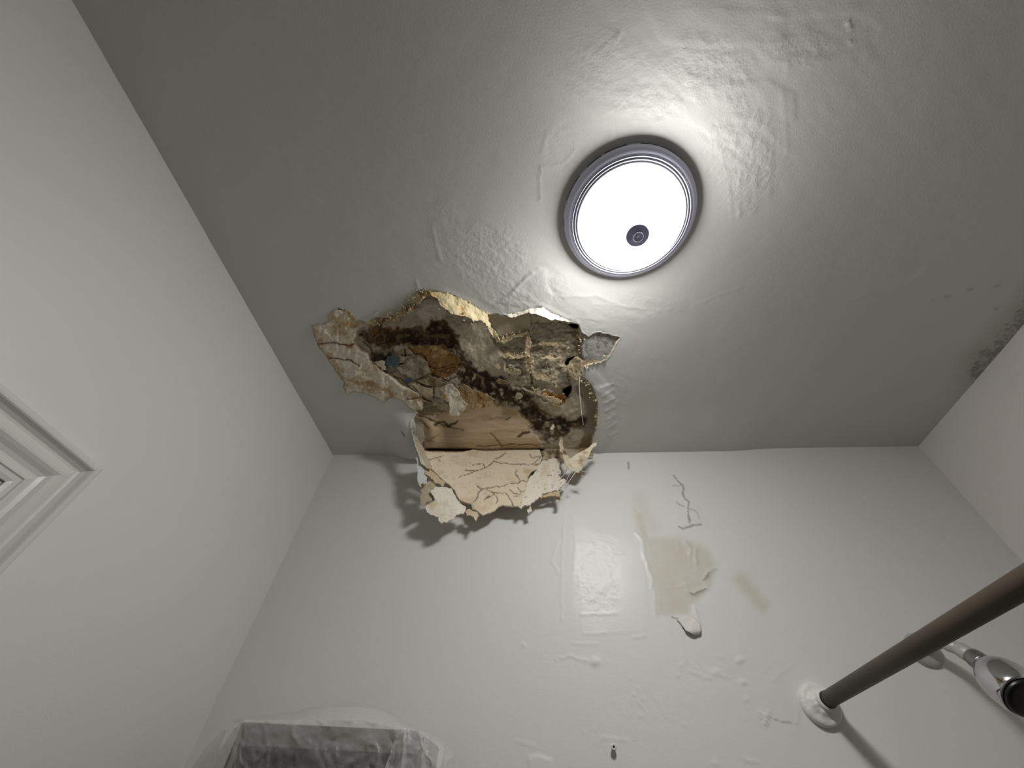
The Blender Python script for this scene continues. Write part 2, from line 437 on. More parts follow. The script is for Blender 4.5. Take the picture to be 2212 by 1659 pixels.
# ------------------------------------------------------------------ structure
def build_ceiling():
    Bp = densify(HOLE, 3.2, 1.3, 3)
    H = at_ceiling(Bp[:, 0], Bp[:, 1])[:, :2]
    sp = .0085
    xs = np.arange(XL-.02, XR+.021, sp); ys = np.concatenate([np.arange(YF-.02, -.14, .03), np.arange(-.14, D+.021, sp)])
    gx, gy = np.meshgrid(xs, ys, indexing='ij')
    # finer points around the lamp and the hole
    fx, fy = np.meshgrid(np.arange(-.72, .62, .0042), np.arange(0.0, D+.02, .0042), indexing='ij')
    near = (gx > -.725) & (gx < .623) & (gy > -.005)
    pts = np.concatenate([np.stack([gx[~near], gy[~near]], 1), np.stack([fx.ravel(), fy.ravel()], 1)])
    pts += rng.uniform(-.0006, .0006, pts.shape)
    Hl = [tuple(p) for p in H]
    sd = sdist(pts[:, 0], pts[:, 1], Hl, .02)
    keep = (sd < -.0016)
    pts = pts[keep]
    allp = np.concatenate([H, pts]); n = len(H)
    # only the zone round the hole needs the constrained triangulation
    r = delaunay_2d_cdt([Vector(p) for p in allp], [(i, (i+1) % n) for i in range(n)], [], 0, 1e-6)
    V2 = np.array([tuple(v) for v in r[0]]); T = np.array([f for f in r[2]])
    cx = V2[T].mean(1)
    T = T[~inside(cx[:, 0], cx[:, 1], Hl)]
    x, y = V2[:, 0], V2[:, 1]
    P = np.stack([x, y, np.ones_like(x)], 1)
    px, py = proj(P)
    front = (P @ ROT.T)[:, 2] > .05
    px = np.where(front, px, -9e3); py = np.where(front, py, -9e3)
    h = .0016*fbm(x*5, y*5, 3, 21) + .0005*fbm(x*22, y*22, 3, 31)          # + = towards the room
    # trowelled, brushed and patched zones
    rough = np.zeros_like(x)
    for (a, b, rx, ry, w) in ((1060,560,120,110,1.0), (1110,650,90,40,1.3), (1180,620,70,50,.9), (1330,150,160,110,.5), (1530,160,130,110,.7),
                              (1600,330,120,170,.9), (1400,230,140,70,.9), (1260,700,80,50,.5), (1380,660,140,50,.6), (1720,110,110,60,.5),
                              (1230,320,90,90,.4), (960,520,60,120,.5), (1330,860,40,90,.6)):
        q = np.hypot((px-a)/rx, (py-b)/ry); rough = np.maximum(rough, w*(1-sstep(.35, 1.0, q + .25*fbm(px*.02, py*.02, 3, 9))))
    u = (x*.8+y*.6); v = (-x*.6+y*.8)
    h += rough*(.0012*fbm(u*26, v*80, 4, 41) + .0007*fbm(x*130, y*130, 2, 51))
    h += .0004*fbm(u*9, v*60, 3, 61)
    crack = np.zeros_like(x)
    def ridge(pts, w, a, seed=0):
        nonlocal h
        d = pdist(px + 3*fbm(px*.05, py*.05, 3, 71+seed), py + 3*fbm(px*.05+9, py*.05, 3, 72+seed), pts, False, 40)
        h = h + a*np.exp(-(d/w)**2)
    def step(poly, a, w=4):
        nonlocal h
        d = sdist(px + 5*fbm(px*.05, py*.05, 3, 81), py + 5*fbm(px*.05+9, py*.05, 3, 82), poly, 60)
        h = h + a*sstep(-w, w, d)
    def crackl(pts, w=1.6, a=1.0):
        nonlocal crack
        d = pdist(px + 2*fbm(px*.1, py*.1, 2, 91), py + 2*fbm(px*.1+9, py*.1, 2, 92), pts, False, 20)
        crack = np.maximum(crack, a*(1-sstep(w*.5, w*1.6, d)))
    ridge([(1168,362),(1164,395),(1165,430)], 3, .0014); ridge([(1168,362),(1200,360),(1225,346),(1242,322)], 3, .0012)
    step([(1075,655),(1100,640),(1130,600),(1160,580),(1180,585),(1180,615),(1190,640),(1186,668)], .0022, 5)
    ridge([(1075,655),(1100,640),(1125,612),(1150,590)], 4, .003)
    step([(1650,40),(1690,70),(1705,120),(1790,118),(1890,95),(1900,60),(1850,30)], -.0006, 5)
    step([(1480,150),(1560,180),(1660,170),(1720,200),(1720,260),(1600,330),(1480,260)], .0009, 5)
    step([(1390,15),(1500,5),(1700,30),(1700,95),(1560,100),(1430,90)], .0006, 5)
    for pl, w, a in (([(1325,98),(1340,75)],2,.0016), ([(1170,330),(1180,290)],3,.001), ([(935,490),(950,560)],3,.0012), ([(897,605),(910,632)],3,.002),
                     ([(1300,262),(1318,272),(1320,300)],3,.0009), ([(1210,640),(1290,640),(1340,660),(1395,668)],2.5,.0012),
                     ([(1220,685),(1300,690)],3,.0007), ([(1500,660),(1600,620)],3,.0006), ([(1285,120),(1350,60)],2.5,.0008),
                     ([(1575,400),(1580,470),(1600,460)],3,.001), ([(1598,350),(1597,470)],2,.001), ([(1830,40),(1838,68)],2,.002),
                     ([(1836,92),(1840,96)],3,.003), ([(1960,610),(1990,590),(2005,575)],2,.0018), ([(1835,650),(1885,632)],2.5,.0016),
                     ([(1795,695),(1815,690)],2,.0012), ([(1950,465),(1975,460)],2,.0014), ([(1742,735),(1749,727)],2,.0015),
                     ([(1600,380),(1590,420),(1596,470)],2.5,.0009), ([(1620,300),(1635,440)],4,.0006), ([(1690,200),(1700,330)],4,.0006)):
        ridge(pl, w, a)
    # puffed lip of the paint right of the hole
    step([(1287,838),(1310,835),(1325,870),(1326,920),(1308,955),(1290,970)], .013, 10)
    step([(1258,800),(1290,800),(1312,830),(1290,840),(1275,828)], .004, 7)
    for k in range(7):
        ridge([(1300+k*3, 838+k*17), (1326+k, 828+k*17)], 3, .0028, k)
    # curling lip above the hole and left of its lower half
    ridge([(905,628),(960,630),(1006,648),(1056,677)], 6, .0025)
    ridge([(1087,680),(1140,664),(1170,660),(1205,678),(1250,697)], 4, .002)
    
    crackl([(2090,628),(2110,622),(2130,620),(2165,616)], 1.0, .32); crackl([(2010,648),(2050,640)], 1.2, .3); crackl([(2139,661),(2155,667)], 1.0, .3)
    crackl([(869,930),(873,938)], 1.3, .9); crackl([(1490,987),(1508,986)], 1.2, .9); crackl([(1405,988),(1425,987)], 1.2, .7)
    crackl([(1256,716),(1266,727),(1276,730)], 1.5, .6); crackl([(1296,714),(1316,722),(1338,729)], 1.2, .5)
    crackl([(1168,364),(1165,395),(1165,430)], 1.2, .28)
    stain = np.zeros_like(x)
    q = pdist(px, py, [(2120,800),(2160,760),(2212,700),(2260,640)], False, 160); mould = .60*(1-sstep(10, 75, q + 16*fbm(px*.03, py*.03, 3, 15)))
    hd = pdist(px, py, [(830,690),(900,640),(940,632)], False, 60)
    stain = np.maximum(stain, .5*(1-sstep(2, 20, hd + 8*fbm(px*.08, py*.08, 3, 25))))
    P[:, 2] = 1 - sag(x, y)
    P = P*(1 - h*.6 - bulge(px, py))[:, None]
    # the rim of the hole keeps to the traced plane so the torn edge meets it
    fl = T.copy()
    nrm = np.cross(P[T[:, 1]]-P[T[:, 0]], P[T[:, 2]]-P[T[:, 0]])[:, 2]
    fl[nrm > 0] = fl[nrm > 0][:, ::-1]
    o = mesh_obj('ceiling', P, fl, M['ceil'], None, {'stain': stain, 'crack': crack, 'gloss': np.zeros_like(x), 'rough': np.clip(rough, 0, 1), 'mould': mould})
    tag(o, kind='structure')
    return Bp
RIM = build_ceiling()

def build_back_wall():
    xs = np.arange(XL-.02, XR+.025, .0036)
    zs = np.concatenate([np.arange(-CZ/S, -.02, .08), np.arange(-.02, 1.13, .0036)])
    gx, gz = np.meshgrid(xs, zs, indexing='ij'); x = gx.ravel(); z = gz.ravel()
    P = np.stack([x, np.full_like(x, D), z], 1)
    px, py = proj(P)
    h = .0012*fbm(x*5, z*5, 3, 121) + .0004*fbm(x*24, z*24, 3, 122)
    crack = np.zeros_like(x); rough = np.zeros_like(x); stain = np.zeros_like(x); gloss = np.zeros_like(x)
    wx = px + 4*fbm(px*.06, py*.06, 3, 131); wy = py + 4*fbm(px*.06+9, py*.06, 3, 132)
    def ridge(pts, w, a):
        nonlocal h; h = h + 1.5*a*np.exp(-(pdist(wx, wy, pts, False, 40)/w)**2)
    def crackl(pts, w=1.5, a=1.0):
        nonlocal crack, h
        d = pdist(wx, wy, pts, False, 20); crack = np.maximum(crack, a*(1-sstep(w*.5, w*1.6, d)))
    def lump(cx, cy, rx, ry, a):
        nonlocal h; h = h + a*np.exp(-(((wx-cx)/rx)**2 + ((wy-cy)/ry)**2)**1.5)
    def step(poly, a, w=3):
        nonlocal h; h = h + a*sstep(-w, w, sdist(wx, wy, poly, 60))
    # cracks of the peeling patch
    for pl, w, a in (([(1457,1028),(1466,1040),(1474,1047),(1477,1073),(1481,1080),(1488,1086),(1486,1098),(1489,1117),(1489,1130)],1.5,.75),
                     ([(1452,1051),(1470,1047),(1474,1047)],1.1,.5), ([(1462,1083),(1478,1095)],1.2,.6), ([(1490,1100),(1502,1103),(1510,1119)],1.2,.45),
                     ([(1464,1139),(1475,1143),(1488,1139),(1500,1135),(1514,1135)],1.6,.8), ([(1357,998),(1360,1012)],1.5,.8),
                     ([(1521,1253),(1531,1238)],1.5,.7), ([(1492,1284),(1505,1280),(1525,1273)],1.7,.8), ([(1450,1331),(1470,1343),(1483,1360),(1500,1372),(1512,1371)],1.5,.7),
                     ([(1640,1548),(1655,1558),(1663,1555)],1.2,.4), ([(1665,1553),(1690,1560),(1718,1566)],1.4,.5), ([(1500,1366),(1508,1368)],2,.9)):
        crackl(pl, w, a*.72)
    ridge([(1474,1047),(1480,1078),(1488,1095),(1489,1130)], 8, .0012)
    step([(1462,1080),(1500,1085),(1516,1110),(1514,1134),(1488,1139),(1468,1142),(1458,1120)], .0028, 4)
    for pl, w, a in (([(1480,1170),(1491,1185),(1493,1200)],3.5,.005), ([(1501,1185),(1504,1218)],3.5,.005), ([(1543,1228),(1533,1234),(1522,1252)],4,.004),
                     ([(1462,1170),(1470,1188)],3,.002), ([(1375,1150),(1390,1170),(1391,1200),(1402,1232),(1411,1258),(1408,1270)],3,.003),
                     ([(1416,1275),(1414,1305),(1416,1330)],3,.0016), ([(1500,1310),(1504,1330),(1510,1345)],3,.004),
                     ([(1478,1262),(1490,1283),(1505,1279),(1526,1270),(1528,1258)],5,.003),
                     ([(1218,1110),(1214,1230),(1213,1300),(1214,1340)],2.5,.0016), ([(1237,1110),(1240,1150),(1241,1230)],2.5,.0014),
                     ([(1205,1170),(1192,1210),(1206,1240)],3,.0014), ([(1256,1328),(1330,1325)],3,.0012), ([(1260,1370),(1308,1368)],3,.001),
                     ([(1370,1378),(1394,1372)],3,.0016), ([(1210,1420),(1235,1418),(1268,1428)],3,.0018), ([(1235,1388),(1290,1392)],3,.001),
                     ([(1655,1545),(1655,1560)],2.5,.0024), ([(1640,1535),(1655,1546),(1665,1538)],2.5,.0024), ([(1718,1480),(1720,1520),(1722,1560)],3,.002),
                     ([(1670,1470),(1715,1432)],2.5,.001), ([(1472,1405),(1478,1430),(1470,1438)],2.5,.002), ([(1490,1450),(1515,1460)],3,.0014),
                     ([(1610,1640),(1640,1648)],3,.0016), ([(1300,1595),(1350,1597)],3,.0012), ([(1728,1360),(1728,1395)],2.5,.0014),
                     ([(1115,1600),(1155,1612)],3,.001), ([(1535,1455),(1560,1460),(1572,1460)],2.5,.0016), ([(1557,1435),(1557,1462)],2,.0012)):
        ridge(pl, w, a)
    for c in ((1285,1430,10,8,.006), (1131,1393,4,5,.003), (1203,1428,3,3,.002), (1363,1468,3,3,.002), (1367,1500,4,3,.003), (1389,1508,4,4,.003),
              (1390,1530,4,5,.003), (1384,1547,4,5,.003), (1382,1522,3,3,.002), (1598,1427,9,8,.005), (1605,1475,9,7,.004), (1610,1510,6,6,.003),
              (1465,1460,6,6,.003), (1545,1450,14,6,.0025), (1530,1465,8,5,.002), (1380,1488,3,3,.002), (1476,1565,4,3,.002), (1545,1648,6,6,.003),
              (1656,1562,5,4,.004), (1555,1420,12,5,.002), (1262,1580,4,3,.0015), (1540,1205,24,14,.002), (1585,1225,30,10,.0015), (1503,1235,30,30,.002)):
        lump(*c)
    for (a, b, rx, ry, w) in ((1500,1240,75,100,.9), (1290,1240,75,115,1.0), (1440,1270,50,40,.35), (1540,1450,130,50,.5), (1400,1530,160,60,.35), (1640,1540,60,60,.4),
                              (1250,1430,120,40,.3), (1330,1600,120,40,.3)):
        q = np.hypot((px-a)/rx, (py-b)/ry); rough = np.maximum(rough, w*(1-sstep(.4, 1.0, q + .25*fbm(px*.02, py*.02, 3, 109))))
    h += rough*(.0016*fbm(x*40, z*40, 4, 141) + .0006*np.maximum(0, fbm(x*110, z*110, 2, 142)-.15)*3)
    sA = [(1365,1095),(1395,1110),(1405,1158),(1470,1158),(1500,1170),(1535,1185),(1550,1235),(1522,1285),(1495,1310),(1492,1332),(1417,1332),(1414,1270),(1398,1225),(1390,1170),(1372,1140)]
    stain = np.maximum(stain, .40*sstep(-8, 14, sdist(wx, wy, sA, 60)))
    step([(1392,1160),(1470,1158),(1500,1170),(1500,1300),(1492,1332),(1417,1332),(1414,1270),(1400,1225)], -.0009, 3)
    stain = np.maximum(stain, .36*(1-sstep(2, 28, pdist(px, py, [(1600,1255),(1625,1280),(1645,1308)], False, 60) + 8*fbm(px*.08, py*.08, 3, 151))))
    stain = np.maximum(stain, .2*(1-sstep(4, 30, pdist(px, py, [(1380,1080),(1395,1120),(1410,1140)], False, 60))))
    # glossy touch-up rectangle beside the stain
    g = sstep(-8, 8, sdist(px + 10*fbm(px*.05, py*.05, 3, 161), py + 10*fbm(px*.05, py*.05, 3, 162), [(1238,1115),(1285,1150),(1330,1160),(1385,1150),(1400,1240),(1402,1368),(1250,1372),(1240,1250)], 60))
    gloss = np.maximum(gloss, g)
    step([(1240,1165),(1285,1170),(1283,1230),(1310,1240),(1330,1215),(1312,1180),(1390,1150),(1400,1368),(1255,1368)], .0007, 2)
    # bit of torn paper low on the wall
    step([(1143,1637),(1160,1631),(1192,1638),(1190,1700),(1138,1700)], .004, 2)
    P[:, 1] = D - h*.42
    o = mesh_obj('wall_back', P, grid_faces(len(xs), len(zs), True), M['back'], None, {'stain': stain, 'crack': crack, 'gloss': gloss, 'rough': rough, 'mould': np.zeros_like(x)})
    return tag(o, kind='structure')
WALL_BACK = build_back_wall()

def side_wall(name, x0, flip, mat):
    ys = np.linspace(YF-.02, D+.02, 120); zs = np.linspace(-CZ/S, 1.13, 120)
    gy, gz = np.meshgrid(ys, zs, indexing='ij'); y = gy.ravel(); z = gz.ravel()
    s = -1 if flip else 1
    P = np.stack([x0 + s*(.0014*fbm(y*4, z*4, 3, 201)+.0005*fbm(y*14, z*14, 3, 203)), y, z], 1)
    return tag(mesh_obj(name, P, grid_faces(120, 120, flip), mat), kind='structure')
side_wall('wall_left', XL, False, M['wall'])
side_wall('wall_right', XR, True, M['wall_r'])
V, F = box((XL-.02, YF-.05, -CZ/S), (XR+.02, YF, 1.13)); tag(mesh_obj('wall_front', V, F, M['wall_f'], smooth=False), kind='structure')
V, F = box((XL-.05, YF-.05, -CZ/S-.05), (XR+.05, D+.05, -CZ/S)); tag(mesh_obj('floor', V, F, M['floor'], smooth=False), kind='structure')

# door casing on the left wall: moulded head and side mitred at the corner
def build_casing():
    K = at_left(np.array(208.0), np.array(1014.0))
    yk, zk = K[1], K[2]
    prof = [(0,0),(0,.013),(.004,.0168),(.009,.0180),(.0125,.0178),(.0145,.0165),(.0185,.0115),(.0235,.0075),(.0275,.0066),(.031,.0078),(.038,.0118),(.0435,.0136),(.047,.0134),
            (.052,.0110),(.058,.0072),(.0645,.0050),(.0685,.0054),(.074,.0078),(.0785,.0088),(.0800,.0062),(.0815,.0088),(.088,.0088),(.094,.0070),(.095,0)]
    prof = [(a*1.02, b*1.15) for a, b in prof]
    n = len(prof)
    L = yk - (YF + .62)
    root = tag(bpy.data.objects.new('trim_1', None), kind='structure'); C.objects.link(root)
    root.location = Vector(world_pts(K)); bpy.context.view_layer.update()
    def run(name, ends):
        V = np.array([p for e in ends for p in e]); k = len(ends)
        F = [(a*n+b, a*n+b+1, (a+1)*n+b+1, (a+1)*n+b) for a in range(k-1) for b in range(n-1)]
        return mesh_obj(name, V, F, M['trim'], root, smooth=False)
    run('head_casing', [[(XL+d, yk-s, zk-s) for s, d in prof], [(XL+d, yk-L+s, zk-s) for s, d in prof]])
    zb = -CZ/S
    run('side_casing', [[(XL+d, yk-s, zk-s) for s, d in prof], [(XL+d, yk-s, zb) for s, d in prof]])
    run('side_casing', [[(XL+d, yk-L+s, zk-s) for s, d in prof], [(XL+d, yk-L+s, zb) for s, d in prof]])
    w = .095*1.02
    V, F = box((XL-.01, yk-L+w, zb), (XL+.004, yk-w, zk-w))
    tag(mesh_obj('door_1', V, F, M['trim'], smooth=False), kind='structure')
build_casing()

# ------------------------------------------------------------------ ceiling lamp
lamp = empty('ceiling_lamp', (LAMP_X, LAMP_Y, 1.0), 'round lit ceiling lamp with frosted glass dome, grey ring and centre knob', 'lamp')
def lz(z): return z if z > .9985 else (z+.0095 if z < .985 else .9945 + (z-.985)*.30)
def lp(prof, n=128):
    V, F = lathe([(a*1.006, lz(b)) for a, b in prof], n); return V + np.array([LAMP_X, LAMP_Y, 0]), F
V, F = lp([(.0, .999), (.150, .999), (.1505, .9945), (.148, .9925), (.139, .992), (.139, .980), (.0, .980)])
mesh_obj('mounting_pan', V, F, M['steel'], lamp)
V, F = lp([(.139, .9885), (.1478, .9885), (.1496, .986), (.1492, .978), (.1468, .9725), (.1415, .967), (.1365, .9632), (.1345, .9625), (.1338, .962)])
mesh_obj('base_ring', V, F, M['steel'], lamp)
V, F = lp([(.1340, .966), (.1335, .961), (.1322, .9592), (.1305, .9592), (.1296, .9602), (.1287, .9612), (.1276, .9604), (.1268, .9582), (.1252, .9575),
           (.1240, .9584), (.1233, .9596), (.1222, .9590), (.1214, .9568), (.1198, .9560), (.1186, .9568), (.1182, .966)])
mesh_obj('trim_ring', V, F, M['lip'], lamp)
prof = []
for k in range(17):
    u = k/16
    prof.append((max(.0001, .1184*u), .9575 - .0866*(.5*(1-u**2.2) + .5*math.sqrt(max(0, 1-u*u)))))
V, F = lp(prof, 64); mesh_obj('glass_dome', V, F, M['dome'], lamp)
V, F = lp([(.0001, .8715), (.0232, .8715), (.0245, .8700), (.0240, .8688), (.0225, .8680), (.0120, .8655), (.0108, .8640), (.0106, .8610), (.0092, .8598), (.0078, .8600), (.0068, .8612), (.0001, .8614)], 48)
mesh_obj('finial', V, F, M['finial'], lamp)
for (a, b) in (((1383,320.5),(1419,325)), ((1422,326),(1469,354)), ((1355,323),(1309,342.5)), ((1303,346),(1274.5,369)), ((1259.5,386),(1233,436)), ((1225,473),(1226,491))):
    pa, pb = at_z(np.array(a[0]), np.array(a[1]), .993), at_z(np.array(b[0]), np.array(b[1]), .993)
    t0 = math.atan2(pa[1]-LAMP_Y, pa[0]-LAMP_X); t1 = math.atan2(pb[1]-LAMP_Y, pb[0]-LAMP_X)
    if t1-t0 > math.pi: t1 -= 2*math.pi
    if t0-t1 > math.pi: t1 += 2*math.pi
    th = np.linspace(t0, t1, 14); V = []; F = []
    for t in th:
        for r, z in ((.1488, .9968), (.1512, .9968), (.1513, .9938), (.1488, .9938)): V.append((LAMP_X+r*math.cos(t), LAMP_Y+r*math.sin(t), z))
    for i in range(13):
        for k in range(4): F.append((i*4+k, i*4+(k+1) % 4, (i+1)*4+(k+1) % 4, (i+1)*4+k))
    F += [(0, 1, 2, 3), (52, 55, 54, 53)]
    mesh_obj('vent_slot', V, F, M['dark'], lamp, smooth=False)

# ------------------------------------------------------------------ the hole: exposed plaster
hole = empty('ceiling_hole', (-.2, .95, 1.0), 'torn open water-damaged hole in the ceiling showing stained, mouldy plaster beside the lamp', 'hole')

CREAM = srgb(226, 216, 194); GREY = srgb(190, 178, 156); TAN = srgb(200, 180, 148); MOULD = srgb(52, 38, 24); BROWN = srgb(104, 78, 44)
ROUGHC = srgb(190, 178, 154); AMBER = srgb(176, 142, 92); OCHRE = srgb(186, 132, 58); WHITE = srgb(226, 216, 198)

LOBE = [(660,700),(709,660),(770,665),(798,700),(775,712),(762,735),(775,752),(795,765),(800,775),(830,800),(870,830),(905,850),(915,880),(905,900),(860,885),(740,870)]
BROWNZ = [(772,722),(790,708),(838,702),(880,706),(912,700),(942,690),(968,697),(985,722),(990,745),(985,766),(968,752),(940,748),(910,742),(885,745),(870,752),(845,758),(820,757),(800,745),(785,735)]
BLACKZ = [(838,715),(880,712),(905,720),(930,690),(955,700),(970,715),(985,735),(984,755),(1005,780),(1012,792),(1000,790),(975,764),(950,752),(915,745),(888,748),(860,750),(840,740)]
AMBERZ = [(885,748),(905,744),(935,748),(960,745),(985,766),(1006,785),(985,803),(966,820),(935,812),(928,802),(918,778),(906,768),(893,766)]
PAPER = [(880,900),(905,884),(945,888),(975,880),(1010,872),(1050,860),(1075,862),(1098,880),(1112,886),(1135,880),(1146,897),(1150,925),(1165,950),(1174,972),(1168,990),(900,990)]
MOULDB = [(1000,783),(1030,800),(1060,808),(1085,822),(1120,842),(1150,852),(1152,862),(1138,870),(1125,880),(1098,884),(1075,866),(1050,852),(1020,842),(990,828),(985,810)]
MOULDC = [(1120,872),(1160,872),(1180,890),(1205,902),(1240,905),(1262,890),(1276,898),(1272,915),(1255,930),(1235,940),(1215,950),(1195,955),(1180,950),(1165,940),(1150,940),(1142,915)]
SCRAPE = [(1254,706),(1345,722),(1335,760),(1300,790),(1258,800),(1256,760)]
ROUGHZ = [(1060,720),(1090,728),(1142,712),(1145,690),(1256,690),(1256,760),(1232,800),(1236,850),(1210,875),(1170,868),(1150,850),(1110,835),(1090,800),(1080,760)]
SHELF = [(1050,672),(1140,660),(1148,712),(1120,722),(1085,730),(1070,728)]
BACKG = [(1240,835),(1270,815),(1300,850),(1300,980),(1245,985),(1262,930),(1270,890)]
PITS = [([(1219,786),(1226,776),(1236,771),(1243,771),(1238,777),(1230,782),(1222,790)],), ([(1214,845),(1222,838),(1233,832),(1234,840),(1230,850),(1226,858),(1220,853)],), ([(1228,702),(1240,699),(1252,700),(1248,710),(1240,710)],)]
CRK = [[(686,743),(710,740),(730,742),(752,747),(765,744)], [(707,774),(730,775),(755,777),(775,790)], [(883,748),(890,758),(897,765),(912,762),(918,770),(922,778)],
       [(875,752),(876,770),(876,784)], [(929,806),(912,814),(897,822),(886,824)], [(931,808),(950,815),(968,822),(985,814),(1003,788)], [(922,790),(945,796),(975,786),(1000,786)],
       [(930,808),(960,800),(995,788)], [(898,825),(910,830),(925,836),(945,832)], [(905,820),(925,814),(950,818),(962,828),(950,836),(930,834),(912,826)],
       [(938,835),(936,858),(945,870),(965,878)], [(983,750),(995,768),(1008,784)], [(800,775),(815,788),(830,803),(850,812),(866,818),(880,830)],
       [(1140,716),(1141,745),(1139,770),(1143,800),(1150,830)], [(1128,842),(1150,868),(1168,885),(1190,900)], [(900,940),(915,948),(935,955)], [(1060,935),(1075,953),(1085,965)],
       [(1030,965),(1075,962),(1120,960),(1168,962)], [(895,915),(912,912),(925,925)], [(880,835),(905,850),(925,868)], [(786,736),(800,750),(805,765)],
       [(925,905),(960,918),(1000,930)], [(950,940),(930,948)], [(880,862),(905,858),(930,866)]]
STAINB = [[(675,705),(690,745),(715,785),(745,830)], [(750,672),(770,690),(792,702)], [(760,822),(785,830),(815,835),(850,850)], [(770,826),(800,832)], [(880,848),(905,862),(930,872)],
          [(715,692),(745,700),(765,700)], [(720,715),(738,712),(745,722)], [(840,838),(850,850),(845,862)], [(755,750),(775,742),(783,748)]]

def damage_fields(px, py):
    wx = px + 7*fbm(px*.045, py*.045, 4, 301); wy = py + 7*fbm(px*.045+31, py*.045, 4, 302)
    w2x = px + 16*fbm(px*.06, py*.06, 5, 303); w2y = py + 16*fbm(px*.06+31, py*.06, 5, 304)
    n1 = fbm(px*.03, py*.03, 5, 311); n2 = fbm(px*.12, py*.12, 4, 312); n3 = fbm(px*.4, py*.4, 3, 313)
    ns = fbm(px*.03+py*.01, py*.22, 4, 314)
    lobe = sstep(-3, 5, sdist(wx, wy, LOBE)); brown = sstep(-3, 6, sdist(w2x, w2y, BROWNZ)); amber = sstep(-2, 3, sdist(wx, wy, AMBERZ))
    black = sstep(-8, 9, sdist(w2x, w2y, BLACKZ)); paper = sstep(-2, 3, sdist(wx, wy, PAPER)); mb = sstep(-9, 10, sdist(w2x, w2y, MOULDB))
    mc = sstep(-9, 12, sdist(w2x, w2y, MOULDC)); scr = sstep(-2, 2, sdist(wx, wy, SCRAPE)); rz = sstep(-4, 6, sdist(wx, wy, ROUGHZ))
    shf = sstep(-2, 3, sdist(wx, wy, SHELF)); bg = sstep(-3, 5, sdist(wx, wy, BACKG))
    # --- depth above the ceiling face (room units)
    z = .016 + .006*n1 + .0025*n2
    z = z + (-.020 + .002*n2)*lobe
    z = z + .006*brown + .003*amber
    z = z*(1-paper) + paper*(.026 - .022*sstep(890, 978, py) + .0012*ns)
    z = z + rz*(.010 + .0055*fbm(px*.05, py*.05, 4, 321) + .0028*n2 + .0012*n3)
    z = z*(1-shf) + shf*(.008+.001*n2)
    # ledges of the scratch coat
    z = z - .008*sstep(-4, 3, sdist(wx, wy, [(1083,775),(1112,770),(1138,764),(1138,792),(1146,800),(1150,830),(1125,838),(1098,815),(1085,800)]))
    z = z - .006*sstep(-3, 3, sdist(wx, wy, [(1143,790),(1180,800),(1215,790),(1236,850),(1212,872),(1185,870),(1160,845)]))
    z = z - .014*sstep(-3, 4, sdist(wx, wy, [(1228,785),(1250,770),(1270,795),(1256,830),(1236,832),(1226,805)]))
    z = z - .006*sstep(-2, 3, sdist(wx, wy, [(1135,845),(1165,838),(1205,868),(1235,858),(1250,890),(1215,900),(1180,890),(1150,866)]))
    jw = 2.0 + 2.6*sstep(1060, 1110, px)
    joint = np.exp(-((py - 972.5 - 1.5*np.sin(px*.012))/jw)**2)*sstep(915, 930, px)*(1-sstep(1168, 1180, px))
    z = z + .05*joint
    z = z + mb*.005 + mc*.006
    z = z*(1-bg) + bg*(.022+.004*n1)
    z = z*(1-scr) + scr*(.0028+.0007*n2+.0004*n3)
    for (pt,) in PITS: z = z + .10*sstep(-1.0, 2.5, sdist(wx*.5+px*.5, wy*.5+py*.5, pt))
    # grey knobs left of centre
    for cx, cy, rx, ry, a in ((998,708,24,12,.006), (1034,720,20,20,.005), (930,665,30,20,.006), (1000,760,40,18,.004), (960,660,24,14,.004), (1095,790,40,22,.006), (1060,770,30,20,.004)):
        z = z - a*np.exp(-(((wx-cx)/rx)**2+((wy-cy)/ry)**2)**2)
    # --- colour of the broken faces
    def lay(c, col, a):
        a = np.clip(a, 0, 1)[:, None]; return c*(1-a) + np.asarray(col)*a
    c = np.tile(GREY, (len(px), 1))
    c = c*(1+.10*n1+.08*n2)[:, None]
    c = lay(c, srgb(206, 199, 186), .8*sstep(-6, 8, sdist(w2x, w2y, [(900,650),(935,648),(955,662),(978,692),(950,696),(925,690),(898,684)])))
    c = lay(c, ROUGHC, rz*.9); c = lay(c, srgb(130, 112, 84), rz*sstep(.05, .5, ns+.4*n2)*.7); c = lay(c, srgb(216, 202, 168), rz*sstep(.15, .5, fbm(px*.07, py*.13, 4, 331))*.6)
    c = lay(c, srgb(188, 174, 142), shf*.7)
    c = lay(c, CREAM, lobe); c = lay(c, srgb(232, 222, 204), lobe*sstep(.0, .5, fbm(px*.025+7, py*.025, 3, 341))*.6)
    for k, s in enumerate(STAINB):
        d = pdist(w2x, w2y, s, False, 50)
        c = lay(c, srgb(176, 142, 92), lobe*.7*(1-sstep(1, 13, d)))
    c = lay(c, srgb(190, 162, 118), lobe*.55*sstep(.1, .45, fbm(px*.028, py*.028, 4, 342)))
    ring = np.abs(fbm(px*.022, py*.022, 3, 343))
    c = lay(c, srgb(172, 138, 90), lobe*.4*(1-sstep(.0, .05, ring)))
    c = lay(c, TAN, paper); c = lay(c, srgb(212, 192, 160), paper*sstep(.0, .6, fbm(px*.016, py*.05, 4, 351))*.6); c = lay(c, srgb(164, 138, 98), paper*sstep(.1, .5, fbm(px*.02+5, py*.09, 4, 352))*.5)
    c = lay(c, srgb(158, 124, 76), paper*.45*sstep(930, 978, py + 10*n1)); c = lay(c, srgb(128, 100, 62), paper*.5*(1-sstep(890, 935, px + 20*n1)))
    halo = sstep(-34, 6, sdist(w2x, w2y, BROWNZ)); c = lay(c, srgb(128, 100, 62), halo*(1-lobe)*.5*sstep(-.4, .3, n2))
    c = lay(c, BROWN, brown*.9); c = lay(c, srgb(120, 86, 44), brown*sstep(.15, .4, n2)*.6)
